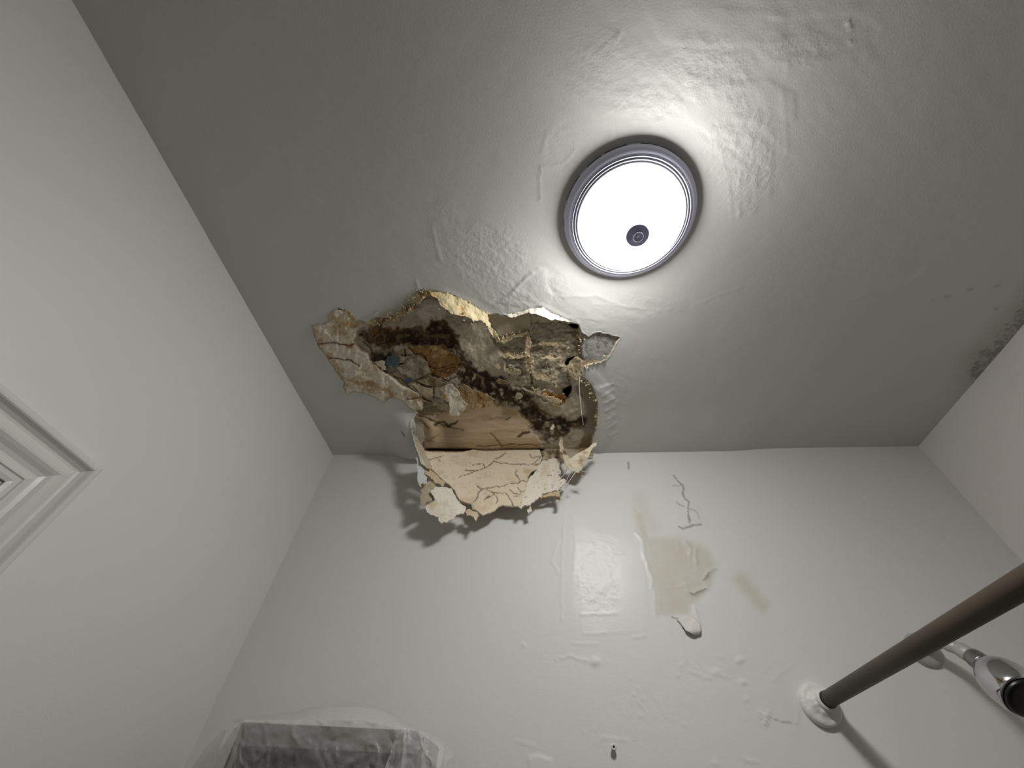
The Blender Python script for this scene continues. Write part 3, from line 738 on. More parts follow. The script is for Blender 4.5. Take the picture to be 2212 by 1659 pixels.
    w = np.sin((fbm(px*.02, py*.03, 3, 361)*26)); c = lay(c, MOULD, brown*sstep(.2, .8, w)*.7)
    c = lay(c, MOULD, black*sstep(-.5, .15, n2+.2*n1))
    c = lay(c, srgb(150, 112, 62), amber*.95); c = lay(c, srgb(204, 176, 124), amber*sstep(.05, .5, fbm(px*.05, py*.05, 4, 371))*.6); c = lay(c, srgb(96, 64, 30), amber*.8*(1-sstep(.02, .10, np.abs(fbm(px*.035+3, py*.05, 4, 372)))))
    gz = sstep(-3, 4, sdist(wx, wy, [(800,760),(880,755),(905,768),(930,805),(898,822),(860,810),(835,800)]))
    c = lay(c, srgb(168, 158, 136), gz); c = lay(c, srgb(96, 80, 54), gz*sstep(.05, .4, n2+.3*n1)*.7)
    c = lay(c, MOULD, sstep(-3, 5, sdist(w2x, w2y, [(798,768),(830,757),(850,765),(832,780),(812,784)]))*.85)
    c = lay(c, srgb(66, 50, 32), mb*sstep(-.55, -.1, n2)); c = lay(c, srgb(160, 142, 114), mb*sstep(.40, .6, fbm(px*.07, py*.07, 3, 381))*.8)
    c = lay(c, srgb(96, 80, 58), mc*sstep(-.5, .0, n2 + .5*n1)); c = lay(c, MOULD, mc*sstep(-.12, .26, fbm(px*.05, py*.08, 4, 382))*.9)
    for s in ([(1146,880),(1165,888),(1180,902),(1205,912),(1240,912),(1268,898)], [(1005,790),(1060,815),(1110,850),(1140,862)], [(985,735),(1000,770),(1030,798)]):
        c = lay(c, MOULD, .9*(1-sstep(2, 9, pdist(w2x, w2y, s, False, 40))))
    c = lay(c, srgb(150, 140, 116), bg*.9)
    c = lay(c, srgb(128, 100, 60), .7*sstep(-4, 12, sdist(wx, wy, [(1225,975),(1262,940),(1285,935),(1276,985)])))
    c = lay(c, srgb(176, 174, 168), scr); c = lay(c, srgb(120, 114, 104), scr*sstep(.0, .3, n2+.4*n3)*.75); c = lay(c, srgb(212, 184, 130), scr*sstep(776, 786, py + 4*n2)*.8)
    c = lay(c, srgb(48, 34, 18), np.clip(joint*1.5, 0, .9))  # shade of the gap painted as a dark line along the groove
    # rust-ochre patch and small smears
    och = sstep(-5, 6, sdist(w2x, w2y, [(1180,850),(1210,848),(1222,860),(1215,872),(1190,870)])); c = lay(c, OCHRE, och); c = lay(c, srgb(110, 66, 22), och*sstep(.1, .4, n2))
    for s, w0, a in (([(942,917),(955,916),(965,919),(988,913)],2.6,.85), ([(1121,942),(1130,932),(1140,930)],3,.85), ([(1091,904),(1102,903)],2.5,.7), ([(1095,868),(1120,885),(1140,885)],3,.5), ([(1085,900),(1060,905)],2,.3)):
        c = lay(c, MOULD, a*(1-sstep(w0*.4, w0*1.5, pdist(wx, wy, s, False, 30) + 2*n2)))
    for ks, s in enumerate(CRK):
        d = pdist(px + 3*fbm(px*.09, py*.09, 3, 391), py + 3*fbm(px*.09+5, py*.09, 3, 392), s, False, 20)
        kw = .55 if ks in (15, 16, 17, 18, 21, 22) else 1.0
        k = 1-sstep(.4, 1.7*kw**.5, d); c = lay(c, srgb(50, 35, 18), k*.85*kw); z = z + .003*k  # dark inside of the cracks painted in as shade, besides the relief
        c = lay(c, srgb(140, 108, 66), .35*kw*(1-sstep(1, 6, d)))
    # clean broken cream just under the torn edge nearest the lamp
    e = pdist(px, py, [(830,690),(862,678),(889,657),(897,640),(929,629)], False, 40); c = lay(c, srgb(190, 160, 104), .7*(1-sstep(2, 13, e + 5*n2)))
    grain = np.clip(.45 + .55*rz + .3*mb + .3*mc + .2*scr - .4*lobe - .35*paper, .05, 1)
    return z, np.clip(c, .004, .95), grain

def build_damage():
    sp = 1.5
    xs = np.arange(664, 1349, sp); ys = np.arange(617, 992, sp)
    gx, gy = np.meshgrid(xs, ys, indexing='ij'); px = gx.ravel(); py = gy.ravel()
    rim = [tuple(p) for p in RIM]
    sd = sdist(px, py, rim, 14)
    keep = sd > -7
    idx = np.full(len(px), -1); idx[keep] = np.arange(keep.sum())
    F = grid_faces(len(xs), len(ys)); F = idx[F]; F = F[(F >= 0).all(1)]
    px, py, sd = px[keep], py[keep], sd[keep]
    z, c, gr = damage_fields(px, py)
    # pull the face up to the torn edge smoothly; tucked above the ceiling skin outside it
    near = sstep(0, 7, sd)
    z = np.where(sd > 0, z*near + np.minimum(z, .006)*(1-near), np.maximum(z, .0075))
    z = np.where(sd < -1.6, np.maximum(z, .008), z)
    P0 = at_ceiling(px, py)
    P = at_z(px, py, P0[:, 2] + z)
    over = P[:, 1] > D - .004
    P[over] *= ((D - .004)/P[over, 1])[:, None]
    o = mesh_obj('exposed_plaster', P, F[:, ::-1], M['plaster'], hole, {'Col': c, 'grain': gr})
    return tag(o)
build_damage()
# torn edge of the paint and skim coat all round
def build_edge():
    B = RIM; n = len(B)
    px, py = B[:, 0], B[:, 1]
    A = at_ceiling(px, py)
    z = damage_fields(px, py)[0]
    lo = A.copy(); lo[:, 2] -= .0012 + .0028*np.abs(fbm(px*.2, py*.2, 3, 401))
    nx = np.roll(A, -1, 0)-np.roll(A, 1, 0); nrm = np.stack([-nx[:, 1], nx[:, 0]], 1); nrm /= np.linalg.norm(nrm, axis=1)[:, None]+1e-9
    ctr = inside((A[:, 0]+.004*nrm[:, 0]), (A[:, 1]+.004*nrm[:, 1]), [tuple(p) for p in A[:, :2]])
    nrm[~ctr] *= -1
    k = (.0022 + .0022*fbm(px*.3, py*.3, 2, 402))[:, None]
    out = A.copy(); out[:, :2] -= nrm*.0035; out[:, 2] -= .0002
    lo[:, :2] += nrm*k*.3
    mid = A.copy(); mid[:, :2] += nrm*k; mid[:, 2] += .002
    up = A.copy(); up[:, :2] += nrm*k*.6; up[:, 2] += np.clip(z, .006, .04)*1.1 + .003
    V = np.concatenate([out, lo, mid, up]); F = []
    for i in range(n):
        j = (i+1) % n
        if A[i, 1] > D-.03: continue
        for r in range(3): F.append((r*n+i, r*n+j, (r+1)*n+j, (r+1)*n+i))
    c = np.tile(srgb(206, 198, 180), (4*n, 1))*(1+.12*fbm(np.tile(px, 4)*.2, np.tile(py, 4)*.2, 3, 403))[:, None]
    c[3*n:] *= np.array([.75, .66, .5]); c[:n] = srgb(205, 206, 200)
    mesh_obj('torn_edge', V, F, M['flake'], hole, {'Col': c}, smooth=True)
build_edge()

def flat(c, v=.08, seed=5, edge=None):
    c = np.asarray(c)
    def f(px, py):
        r = c*(1 + v*fbm(px*.05, py*.05, 4, seed) + v*.7*fbm(px*.25, py*.25, 3, seed+1))[:, None]
        if edge is not None:
            col, s0, s1 = edge
            k = sstep(s0, s1, fbm(px*.045, py*.045, 4, seed+2))[:, None]; r = r*(1-k) + np.asarray(col)*k
        return np.clip(r, .005, .95)
    return f
def hang(x0, y0, x1, y1, z0, z1, curl=0.0):
    """surface leaning from height z0 at (x0,y0) to z1 at (x1,y1) in the picture plane; sampled as height above the lens"""
    d = np.array([x1-x0, y1-y0], float); L2 = d@d
    def f(px, py):
        t = ((px-x0)*d[0]+(py-y0)*d[1])/L2
        return at_z(px, py, z0 + (z1-z0)*t + curl*t*t)
    return f
def strip_pos(top, dz_fn):
    """sheet hanging from the line top: drop grows with picture distance from it"""
    def f(px, py):
        d = pdist(px, py, top, False, 90)
        return at_z(px, py, 1.0 - dz_fn(d))
    return f
# bright curled strip hanging from the torn edge nearest the lamp
TOP = [(905,629),(929,627),(968,632),(1006,649),(1042,671),(1056,678),(1058,690)]
sheet('curled_paint_strip', [(950,629),(968,632),(1006,649),(1042,671),(1056,678),(1054,690),(1062,708),(1070,720),(1080,732),(1079,738),(1074,741),(1066,729),(1056,714),(1048,698),
      (1036,690),(1022,695),(1012,686),(999,682),(985,680),(972,676),(958,664),(950,655),(944,644),(936,640),(926,632)],
      strip_pos(TOP, lambda d: .002+.0011*d - .000006*d*d), .003, M['flake'], hole, 3.0, 2.2, 11, .006, flat(srgb(228, 212, 168), .10, 12, (srgb(206, 172, 112), .15, .6)))
# upper rim curl to the right, a narrower lip
sheet('curled_paint_strip', [(1087,680),(1120,675),(1142,666),(1166,666),(1172,662),(1188,674),(1215,686),(1232,695),(1215,693),(1200,690),(1190,692),(1176,684),(1160,680),(1140,675),(1122,682),(1100,686)],
      strip_pos([(1087,680),(1120,675),(1142,666),(1172,662),(1215,686),(1232,695)], lambda d: .0015+.0012*d), .0025, M['flake'], hole, 3.0, 1.8, 13, .004, flat(srgb(226, 218, 200), .08, 14))
# broken ledges of the scratch coat that face the lamp
for i, (pl, z0, z1) in enumerate((([(1078,738),(1090,730),(1102,728),(1115,723),(1128,719),(1139,713),(1141,720),(1126,727),(1112,731),(1100,738),(1088,742)], 1.006, .998),
        ([(1086,768),(1097,763),(1106,766),(1122,765),(1136,759),(1141,766),(1128,773),(1112,774),(1098,772)], 1.010, 1.002),
        ([(1148,836),(1158,842),(1168,848),(1182,856),(1198,859),(1215,868),(1208,875),(1192,868),(1176,863),(1160,853)], 1.008, 1.000),
        ([(1135,716),(1143,714),(1145,735),(1149,752),(1143,768),(1147,790),(1150,806),(1141,794),(1136,775),(1133,756),(1138,738)], 1.008, 1.001),
        ([(1068,790),(1076,787),(1084,794),(1080,799),(1072,797)], 1.010, 1.004), ([(1100,806),(1112,802),(1120,808),(1110,813)], 1.012, 1.006),
        ([(1160,742),(1172,738),(1190,741),(1206,739),(1204,744),(1184,747),(1168,747)], 1.018, 1.013), ([(1166,772),(1184,768),(1200,772),(1210,768),(1204,777),(1182,777)], 1.016, 1.010),
        ([(1150,812),(1166,806),(1180,814),(1198,812),(1196,820),(1176,822),(1160,820)], 1.013, 1.006))):
    x0 = min(p[0] for p in pl); y0 = min(p[1] for p in pl); y1 = max(p[1] for p in pl)
    sheet('plaster_ledge', pl, hang(x0, y0, x0, y1, z0, z1), .004, M['flake'], hole, 1.9, 2.6, 140+i, .004, flat(srgb(196, 180, 144), .16, 150+i, (srgb(146, 126, 90), .0, .4)))
# ragged rim of stained paint on the dark side of the hole
for i, pl in enumerate(([(796,698),(812,690),(830,686),(846,680),(862,676),(866,682),(852,690),(838,694),(824,698),(808,702)], [(858,677),(872,667),(888,655),(896,640),(904,646),(900,660),(890,672),(878,680),(866,684)],
        [(894,642),(900,634),(910,628),(928,626),(940,629),(936,638),(924,640),(914,648),(906,654),(898,652)])):
    sheet('curled_paint_strip', pl, strip_pos([(796,698),(834,686),(862,676),(889,655),(897,637),(909,628),(940,628)], lambda d: .001+.0007*d), .0025, M['flake'], hole, 2.0, 3.2, 160+i, .007, flat(srgb(200, 178, 136), .16, 170+i, (srgb(134, 104, 62), -.05, .4)))
# loose flakes
FL = [
 ([(956,839),(966,830),(974,828),(983,836),(990,846),(992,857),(1010,876),(1000,889),(993,898),(970,899),(972,872),(963,864),(955,855)], (960,835,985,895), .985, .958, srgb(222,212,192), (srgb(196,150,80), .05, .5)),
 ([(987,838),(1003,830),(1016,838),(1030,846),(1050,852),(1066,862),(1060,874),(1045,883),(1022,884),(1008,876),(995,862)], (1000,835,1030,885), 1.004, .988, srgb(176,152,112), (srgb(140,104,58), .0, .4)),
 ([(806,783),(818,781),(829,780),(831,801),(820,796)], (806,783,830,801), .998, .992, srgb(214,200,172), None),
 ([(877,770),(892,768),(906,770),(916,777),(929,804),(912,812),(895,820),(868,806),(856,793),(875,785)], (880,770,900,820), 1.010, 1.004, srgb(160,152,134), (srgb(120,110,90), .1, .5)),
 ([(830,795),(850,790),(874,786),(884,800),(868,806),(850,802),(836,806)], (840,790,860,806), 1.011, 1.008, srgb(134,124,104), None),
 ([(840,770),(860,768),(876,772),(874,784),(856,786),(846,782)], (845,770,870,784), 1.010, 1.008, srgb(170,160,140), None),
 ([(906,825),(928,815),(950,819),(960,829),(948,836),(926,835)], (910,818,950,835), 1.010, 1.004, srgb(166,152,122), (srgb(120,100,66), .1, .5)),
 ([(890,830),(915,838),(936,842),(934,858),(908,848)], (895,832,930,855), 1.004, .999, srgb(196,180,148), None),
 ([(936,860),(955,868),(972,880),(970,888),(945,880),(936,874)], (940,862,968,884), 1.006, 1.000, srgb(150,138,112), None),
 ([(905,884),(925,866),(946,882),(965,890),(940,892),(915,890)], (905,884,955,890), 1.010, 1.002, srgb(134,122,98), None),
 ([(1196,916),(1190,921),(1186,927),(1193,930),(1196,924)], (1190,917,1192,929), .995, .985, srgb(222,212,192), None),
 ([(930,906),(938,899),(941,902),(934,908)], (932,905,939,900), 1.004, .998, srgb(226,216,196), None),
 ([(1112,858),(1118,849),(1128,852),(1127,860),(1117,864)], (1115,852,1125,862), 1.004, .998, srgb(170,156,130), None),
 ([(1072,822),(1082,818),(1096,823),(1088,830),(1076,829)], (1075,820,1092,828), 1.008, 1.004, srgb(140,122,96), None),
 ([(1090,800),(1100,792),(1118,796),(1126,808),(1108,812)], (1094,796,1120,808), 1.008, 1.003, srgb(168,156,128), None),
 ([(1228,785),(1238,774),(1252,772),(1256,790),(1254,812),(1244,824),(1234,815),(1227,800)], (1232,776,1246,820), 1.000, .994, srgb(196,182,146), (srgb(130,116,88), .0, .4)),
 ([(796,684),(807,677),(816,675),(812,683)], (797,683,814,677), 1.0, .992, srgb(216,214,208), None),
]
for i, (pl, (x0, y0, x1, y1), z0, z1, cc, ed) in enumerate(FL):
    sheet('paint_flake', pl, hang(x0, y0, x1, y1, z0, z1, -.004 if i < 2 else 0), .0025, M['flake'], hole, 2.6, 2.4, 30+i, .006, flat(cc, .12, 40+i, ed))
BLUE = srgb(82, 96, 106)
for pl, s in (([(831,783),(835,772),(845,768),(856,770),(861,778),(858,788),(852,796),(842,794),(832,792)], 61), ([(875,820),(882,815),(889,819),(888,828),(880,829)], 62)):
    tag(sheet('blue_paint_chip', pl, hang(pl[0][0], pl[0][1], pl[4][0], pl[4][1], 1.003, 1.002), .0015, M['flake'], hole, 1.6, 3.0, s, .003, flat(BLUE, .2, s, (srgb(150, 150, 140), .12, .3))), 'flaking blue paint')
# crumbs along the broken edge
def build_crumbs():
    V = []; F = []; col = []
    lines = [([(800,700),(834,687),(862,677),(889,656),(897,638),(915,630)], 120, 6, .992), ([(950,660),(985,682),(1022,694),(1050,702),(1072,738)], 40, 4, .975), ([(1140,716),(1140,770),(1146,800)], 40, 5, 1.008),
             ([(1085,728),(1138,716)], 26, 3, 1.002), ([(1090,770),(1136,764)], 22, 3, 1.006), ([(1165,840),(1215,872)], 40, 5, 1.008), ([(1258,812),(1290,880),(1288,940)], 60, 4, .996),
             ([(1256,724),(1252,762)], 14, 3, 1.0), ([(1262,790),(1312,776)], 34, 4, .997), ([(1150,800),(1220,830)], 22, 22, 1.012), ([(1150,750),(1240,740)], 10, 26, 1.016)]
    for pts, n, spread, z in lines:
        P = densify(pts, 1.0, 0, 1, False)
        for _ in range(n):
            p = P[rng.integers(len(P))] + rng.normal(0, spread, 2)
            c0 = at_z(np.array(p[0]), np.array(p[1]), z + rng.normal(0, .003)); r = rng.uniform(.0012, .0042)
            b = len(V)
            for k in range(6):
                d = np.array([(1, 0, 0), (-1, 0, 0), (0, 1, 0), (0, -1, 0), (0, 0, 1), (0, 0, -1)][k], float)
                V.append(c0 + r*d*rng.uniform(.5, 1.4) + rng.normal(0, r*.25, 3))
            F += [(b+a, b+c, b+e) for a, c, e in ((0,2,4),(2,1,4),(1,3,4),(3,0,4),(2,0,5),(1,2,5),(3,1,5),(0,3,5))]
            cc = srgb(214, 198, 160)*rng.uniform(.55, .95); col += [cc]*6
    o = mesh_obj('plaster_crumbs', np.array(V), F, M['flake'], hole, {'Col': np.array(col)}, smooth=False)
    o['kind'] = 'stuff'
build_crumbs()
def fibre(pts, z, r, name='hanging_fibre', parent=None, mat=None):
    p = np.array([at_z(np.array(float(x)), np.array(float(y)), zz) for (x, y), zz in zip(pts, z)])
    V, F = tube(p, r, 6); return mesh_obj(name, V, F, mat or M['white'], parent if parent is not None else hole)
fibre([(1253,808),(1251,830),(1253,860),(1256,890),(1260,918)], [.998,.985,.965,.945,.925], .0011)
fibre([(1264,788),(1266,797),(1268,803)], [.997,.990,.984], .0011)

# ------------------------------------------------------------------ hanging plaster sheet in front of the back wall
hs = empty('hanging_plaster', (-.15, 1.15, .93), 'cracked cream plaster sheet sagging from the hole in front of the back wall', 'plaster sheet')
def flap_off(px, py):                      # distance in front of the back wall
    t = (py-976)/150.0
    mid = ((px-1085)/190.0)
    tc = np.clip(t, 0, 1)
    return .014 + .056*t + .006*mid*mid*(1-.3*t) + (.118*(1-tc)+.018*tc)*(1-sstep(890, 1050, px)) + .085*(1-tc)*sstep(1190, 1275, px)
def flap(extra=0.0):
    return lambda px, py: at_off(px, py, flap_off(px, py)+extra)
FCR = [[(1024,1083),(1031,1075),(1034,1064),(1039,1057),(1061,1053),(1081,1050),(1100,1045),(1120,1043),(1122,1038),(1113,1023),(1117,1014)], [(1039,1057),(1031,1049)],
       [(1052,1057),(1066,1065),(1090,1064),(1098,1073),(1105,1083),(1107,1094)], [(1092,980),(1070,992),(1063,999),(1048,1010),(1031,1016),(1005,1016)], [(1066,997),(1095,1002),(1130,1003),(1164,1003)],
       [(922,992),(938,990),(955,986)], [(945,989),(950,996)], [(1120,1043),(1126,1040),(1140,1040)], [(1064,1063),(1075,1078),(1072,1090)], [(1052,1075),(1064,1070)], [(1045,1080),(1058,1074)],
       [(1031,1016),(1015,1024),(990,1030)], [(1048,1010),(1044,1002),(1020,1004)], [(1118,1052),(1124,1062),(1134,1060)], [(1100,1058),(1112,1066),(1126,1066)], [(1110,1072),(1122,1070)],
       [(1168,985),(1160,996),(1150,1002)], [(1162,1012),(1168,1020),(1172,1034)], [(1144,981),(1150,990),(1165,985)]]
def flap_col(px, py):
    c = np.tile(srgb(230, 215, 188), (len(px), 1))*(1+.05*fbm(px*.02, py*.06, 4, 501)+.04*fbm(px*.1, py*.1, 3, 502))[:, None]
    k = sstep(.05, .5, fbm(px*.02+4, py*.05, 4, 503))[:, None]*.6; c = c*(1-k)+srgb(206, 187, 154)*k
    k = (.8*(1-sstep(3, 9, pdist(px, py, [(1135,1018),(1148,1020),(1144,1028)], False, 30) + 4*fbm(px*.1, py*.1, 3, 504))))[:, None]; c = c*(1-k)+srgb(190, 152, 92)*k
    k = sstep(1095, 1130, px + 10*fbm(px*.05, py*.05, 3, 505))[:, None]*.35; c = c*(1-k)+srgb(214, 202, 178)*k
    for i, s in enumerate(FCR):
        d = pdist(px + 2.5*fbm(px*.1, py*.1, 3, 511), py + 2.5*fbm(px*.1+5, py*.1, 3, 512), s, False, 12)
        k = (.85*(1-sstep(.3, 1.5, d)))[:, None]; c = c*(1-k)+srgb(74, 54, 32)*k  # shade inside the grooves put into the colour as dark brown
    w = np.abs(fbm(px*.03, py*.11, 4, 521)); k = (.35*(1-sstep(.0, .03, w)))[:, None]; c = c*(1-k)+srgb(140, 112, 76)*k
    return c
def flap_groove(px, py):
    o = flap_off(px, py) + .0012*fbm(px*.05, py*.09, 4, 531)
    for s in FCR[:6]:
        d = pdist(px + 2.5*fbm(px*.1, py*.1, 3, 511), py + 2.5*fbm(px*.1+5, py*.1, 3, 512), s, False, 12)
        o = o - .002*(1-sstep(.3, 2.2, d))
    # the piece below the long crack has dropped and leans out
    o = o + .004*sstep(-2, 2, sdist(px, py, [(1016,1088),(1024,1083),(1031,1075),(1034,1064),(1039,1057),(1052,1057),(1066,1065),(1072,1090),(1042,1118)], 30))
    return at_off(px, py, o)
MAIN = [(904,964),(911,971),(920,975),(945,977),(975,977),(1000,976),(1030,968),(1092,964),(1120,964),(1144,966),(1158,968),(1167,972),(1170,990),(1161,1012),(1148,1018),(1142,1028),(1138,1044),(1131,1068),(1124,1096),(1117,1092),(1107,1094),
        (1096,1092),(1085,1091),(1077,1094),(1068,1103),(1059,1107),(1050,1111),(1042,1112),(1030,1104),(1020,1098),(1016,1088),(1003,1084),(992,1079),(986,1068),(983,1060),(972,1048),(961,1040),(947,1027),(933,1014),(925,1003),(917,992),(910,982)]
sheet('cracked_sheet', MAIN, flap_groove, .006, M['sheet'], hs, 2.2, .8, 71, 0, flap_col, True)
WH = flat(srgb(230, 221, 203), .05, 75, (srgb(212, 198, 168), .2, .9))
def wh_specks(px, py):
    c = WH(px, py); k = (.8*sstep(.52, .62, fbm(px*.18, py*.30, 3, 541)))[:, None]; return c*(1-k)+srgb(110, 92, 66)*k
PCS = [('plaster_piece', [(1161,1012),(1172,996),(1190,991),(1213,990),(1216,999),(1209,1004),(1207,1012),(1212,1018),(1205,1025),(1209,1032),(1222,1036),(1218,1044),(1209,1057),(1192,1062),(1178,1066),(1166,1073),(1155,1081),(1144,1090),
                        (1131,1091),(1126,1099),(1122,1094),(1131,1068),(1138,1044),(1146,1030)], .004, wh_specks, 'white speckled piece'),
       ('plaster_piece', [(957,1051),(966,1052),(975,1055),(981,1064),(985,1073),(990,1083),(1000,1090),(1009,1097),(1001,1107),(990,1110),(979,1120),(966,1126),(953,1130),(948,1124),(947,1115),(938,1114),(929,1112),(921,1104),(920,1092),(930,1086),
                        (940,1081),(936,1070),(931,1062),(940,1053)], .007, flat(srgb(232, 225, 208), .05, 76, (srgb(208, 192, 150), .1, .9)), 'white piece at the lower left corner'),
       ('plaster_piece', [(908,1046),(918,1040),(930,1040),(943,1049),(937,1058),(935,1068),(940,1082),(927,1083),(916,1092),(908,1086),(910,1072)], -.004, flat(srgb(186, 172, 146), .12, 77, (srgb(120, 96, 64), .15, .5)), None),
       ('plaster_piece', [(919,1008),(933,1016),(947,1029),(961,1042),(958,1052),(948,1046),(938,1040),(928,1031),(919,1022)], .002, flat(srgb(206, 186, 152), .05, 78), None),
       ('plaster_piece', [(899,988),(908,986),(917,1000),(921,1008),(918,1022),(924,1038),(922,1049),(909,1051),(901,1040),(902,1016)], -.003, flat(srgb(214, 218, 212), .06, 79, (srgb(176, 190, 192), .1, .4)), 'pale bluish white piece'),
       ('plaster_piece', [(1196,1062),(1206,1060),(1209,1070),(1211,1079),(1204,1078),(1199,1070),(1188,1073),(1172,1075),(1168,1078),(1170,1072)], .0, flat(srgb(196, 176, 138), .12, 80, (srgb(96, 70, 40), .1, .4)), None),
       ('plaster_piece', [(1138,1099),(1145,1092),(1150,1104),(1141,1108)], -.012, flat(srgb(222, 214, 198), .06, 81), None),
       ('plaster_piece', [(1005,1103),(1012,1098),(1022,1103),(1032,1106),(1035,1114),(1027,1124),(1018,1112),(1008,1113)], .001, flat(srgb(206, 190, 160), .14, 82), None)]
for i, (nm, pl, ex, cf, lb) in enumerate(PCS):
    o = sheet(nm, pl, flap(ex), .0045, M['sheet'], hs, 2.0, 2.0, 90+i, .004 if i else .002, cf)
    if lb: o['label'] = lb
# left lip: the ceiling skin folding down into the sheet
LIPO = [(884,906),(887,925),(893,949),(902,976),(910,1001)]; 
def lip_pos(px, py):
    return at_off(px, py, np.interp(py, [895, 925, 955, 980, 1005], [.200, .186, .152, .138, .130]))
sheet('folded_lip', [(889,900),(886,914),(889,932),(893,949),(897,963),(902,976),(906,989),(909,1001),(919,1007),(915,996),(908,984),(901,969),(896,954),(892,940),(889,925),(890,910)], lip_pos, .003, M['flake'], hs, 2.4, .8, 121, .002, flat(srgb(226, 222, 208), .05, 122))
sheet('gray_shard', [(889,907),(897,897),(905,898),(912,904),(915,925),(917,951),(912,958),(904,957),(897,945),(891,930)], lambda px, py: lip_pos(px, py)*1.004, .003, M['flake'], hs, 2.2, 1.6, 128, .003, flat(srgb(168, 160, 142), .12, 129, (srgb(120, 106, 84), .0, .4)))
sheet('folded_skin', [(893,938),(902,948),(911,962),(921,984),(933,1006),(930,1013),(920,1010),(911,993),(903,976),(896,958)], lambda px, py: lip_pos(px, py)*1.002, .003, M['flake'], hs, 2.2, .8, 131, .002, flat(srgb(206, 192, 164), .08, 132))
def curl_pos(px, py):
    return at_off(px, py, np.interp(py, [945, 962, 985, 1020], [.112, .104, .096, .066]))
sheet('curled_lip', [(1289,955),(1287,964),(1278,972),(1274,982),(1263,999),(1256,1012),(1250,1021),(1237,1018),(1228,1012),(1226,1000),(1231,990),(1244,981),(1258,975),(1272,966),(1280,958)], curl_pos, .004, M['sheet'], hs, 2.6, 1.4, 123, .006,
      flat(srgb(228, 216, 190), .08, 124, (srgb(180, 156, 116), .2, .5)))
sheet('curled_lip', [(1214,941),(1218,952),(1216,962),(1222,978),(1230,992),(1228,1012),(1222,1004),(1216,990),(1209,972),(1208,956)], lambda px, py: at_z(px, py, .998 - .0022*np.clip(py-945, 0, 80)), .0035, M['sheet'], hs, 2.4, 1.2, 125, .004,
      flat(srgb(206, 192, 164), .1, 126, (srgb(110, 92, 64), .1, .4)))
sheet('shadow_band', [(1168,975),(1178,969),(1195,972),(1212,974),(1222,984),(1216,992),(1190,993),(1168,992)], flap(-.010), .003, M['sheet'], hs, 2.6, 1.4, 127, .002, flat(srgb(196, 180, 150), .08, 128, (srgb(110, 94, 70), .1, .45)))  # shadow band above the white piece, put in as a darker sheet
for a, b in (((1224,1014),(1209,1034)), ((1233,1018),(1212,1056)), ((1243,1020),(1207,1064)), ((1250,1018),(1262,1030)), ((1253,1014),(1268,1018)), ((1205,1058),(1208,1082))):
    p = np.array([at_off(np.array(a[0]+(b[0]-a[0])*t), np.array(a[1]+(b[1]-a[1])*t+3*math.sin(3*t)), flap_off(np.array(a[0]), np.array(a[1]))+.004) for t in np.linspace(0, 1, 5)])
    V, F = tube(p, [.0016, .0008, .0007, .0008, .0015], 6); mesh_obj('paper_strand', V, F, M['white'], hs)
# brown clods at the strand ends
for cx, cy, r in ((1248,1024,.006), (1254,1022,.005), (1234,1040,.004), (1206,1076,.005)):
    c0 = at_off(np.array(float(cx)), np.array(float(cy)), flap_off(np.array(float(cx)), np.array(float(cy)))+.006)
    V, F = lathe([(.0001, -1), (.6, -.7), (1, -.1), (.8, .5), (.3, .9), (.0001, 1)], 9)
    V = V*r; V += V*0.35*fbm(V[:, 0]*300+cx, V[:, 1]*300+V[:, 2]*200, 2, 7)[:, None]
    mesh_obj('plaster_clod', V+c0, F, M['sheet'], hs, {'Col': np.tile(srgb(128, 100, 64), (len(V), 1))}, smooth=False)

# ------------------------------------------------------------------ curtain rod
F0 = at_off(np.array(1768.0), np.array(1526.0), 0.0)
rodx, rodz = at_off(np.array(1787.0), np.array(1512.0), .028)[[0, 2]]
rod = empty('curtain_rod', (rodx, D, rodz), 'dark bronze shower curtain rod running from a white painted wall flange', 'curtain rod')
V, F = tube([(rodx, D-.016, rodz), (rodx, D-.4, rodz), (rodx, D-1.0, rodz), (rodx, YF+.03, rodz)], .0152, 28)
mesh_obj('rod', V, F, M['rod'], rod)
V, F = lathe([(.0001, .022), (.018, .022), (.022, .0175), (.026, .0145), (.032, .0138), (.037, .013), (.0405, .010), (.0415, .004), (.0415, -.002)], 64)
r = np.hypot(V[:, 0], V[:, 1]); V[:, 2] += .0018*fbm(V[:, 0]*60, V[:, 1]*60, 3, 601)*(r < .040) + .0025*fbm(V[:, 0]*140, V[:, 1]*140, 2, 602)*(r < .028)
FC = at_off(np.array(1769.0), np.array(1523.0), 0.0)
mesh_obj('flange', orient(V, (0, -1, 0), FC), F, M['flange'], rod)
V, F = lathe([(.0215, -.002), (.0215, .024), (.0205, .031), (.0185, .033), (.0162, .033)], 40)
V[:, 2] += .0016*fbm(V[:, 0]*90, V[:, 1]*90, 3, 603)
mesh_obj('collar', orient(V, (0, -1, 0), (rodx, D, rodz)), F, M['flange'], rod)

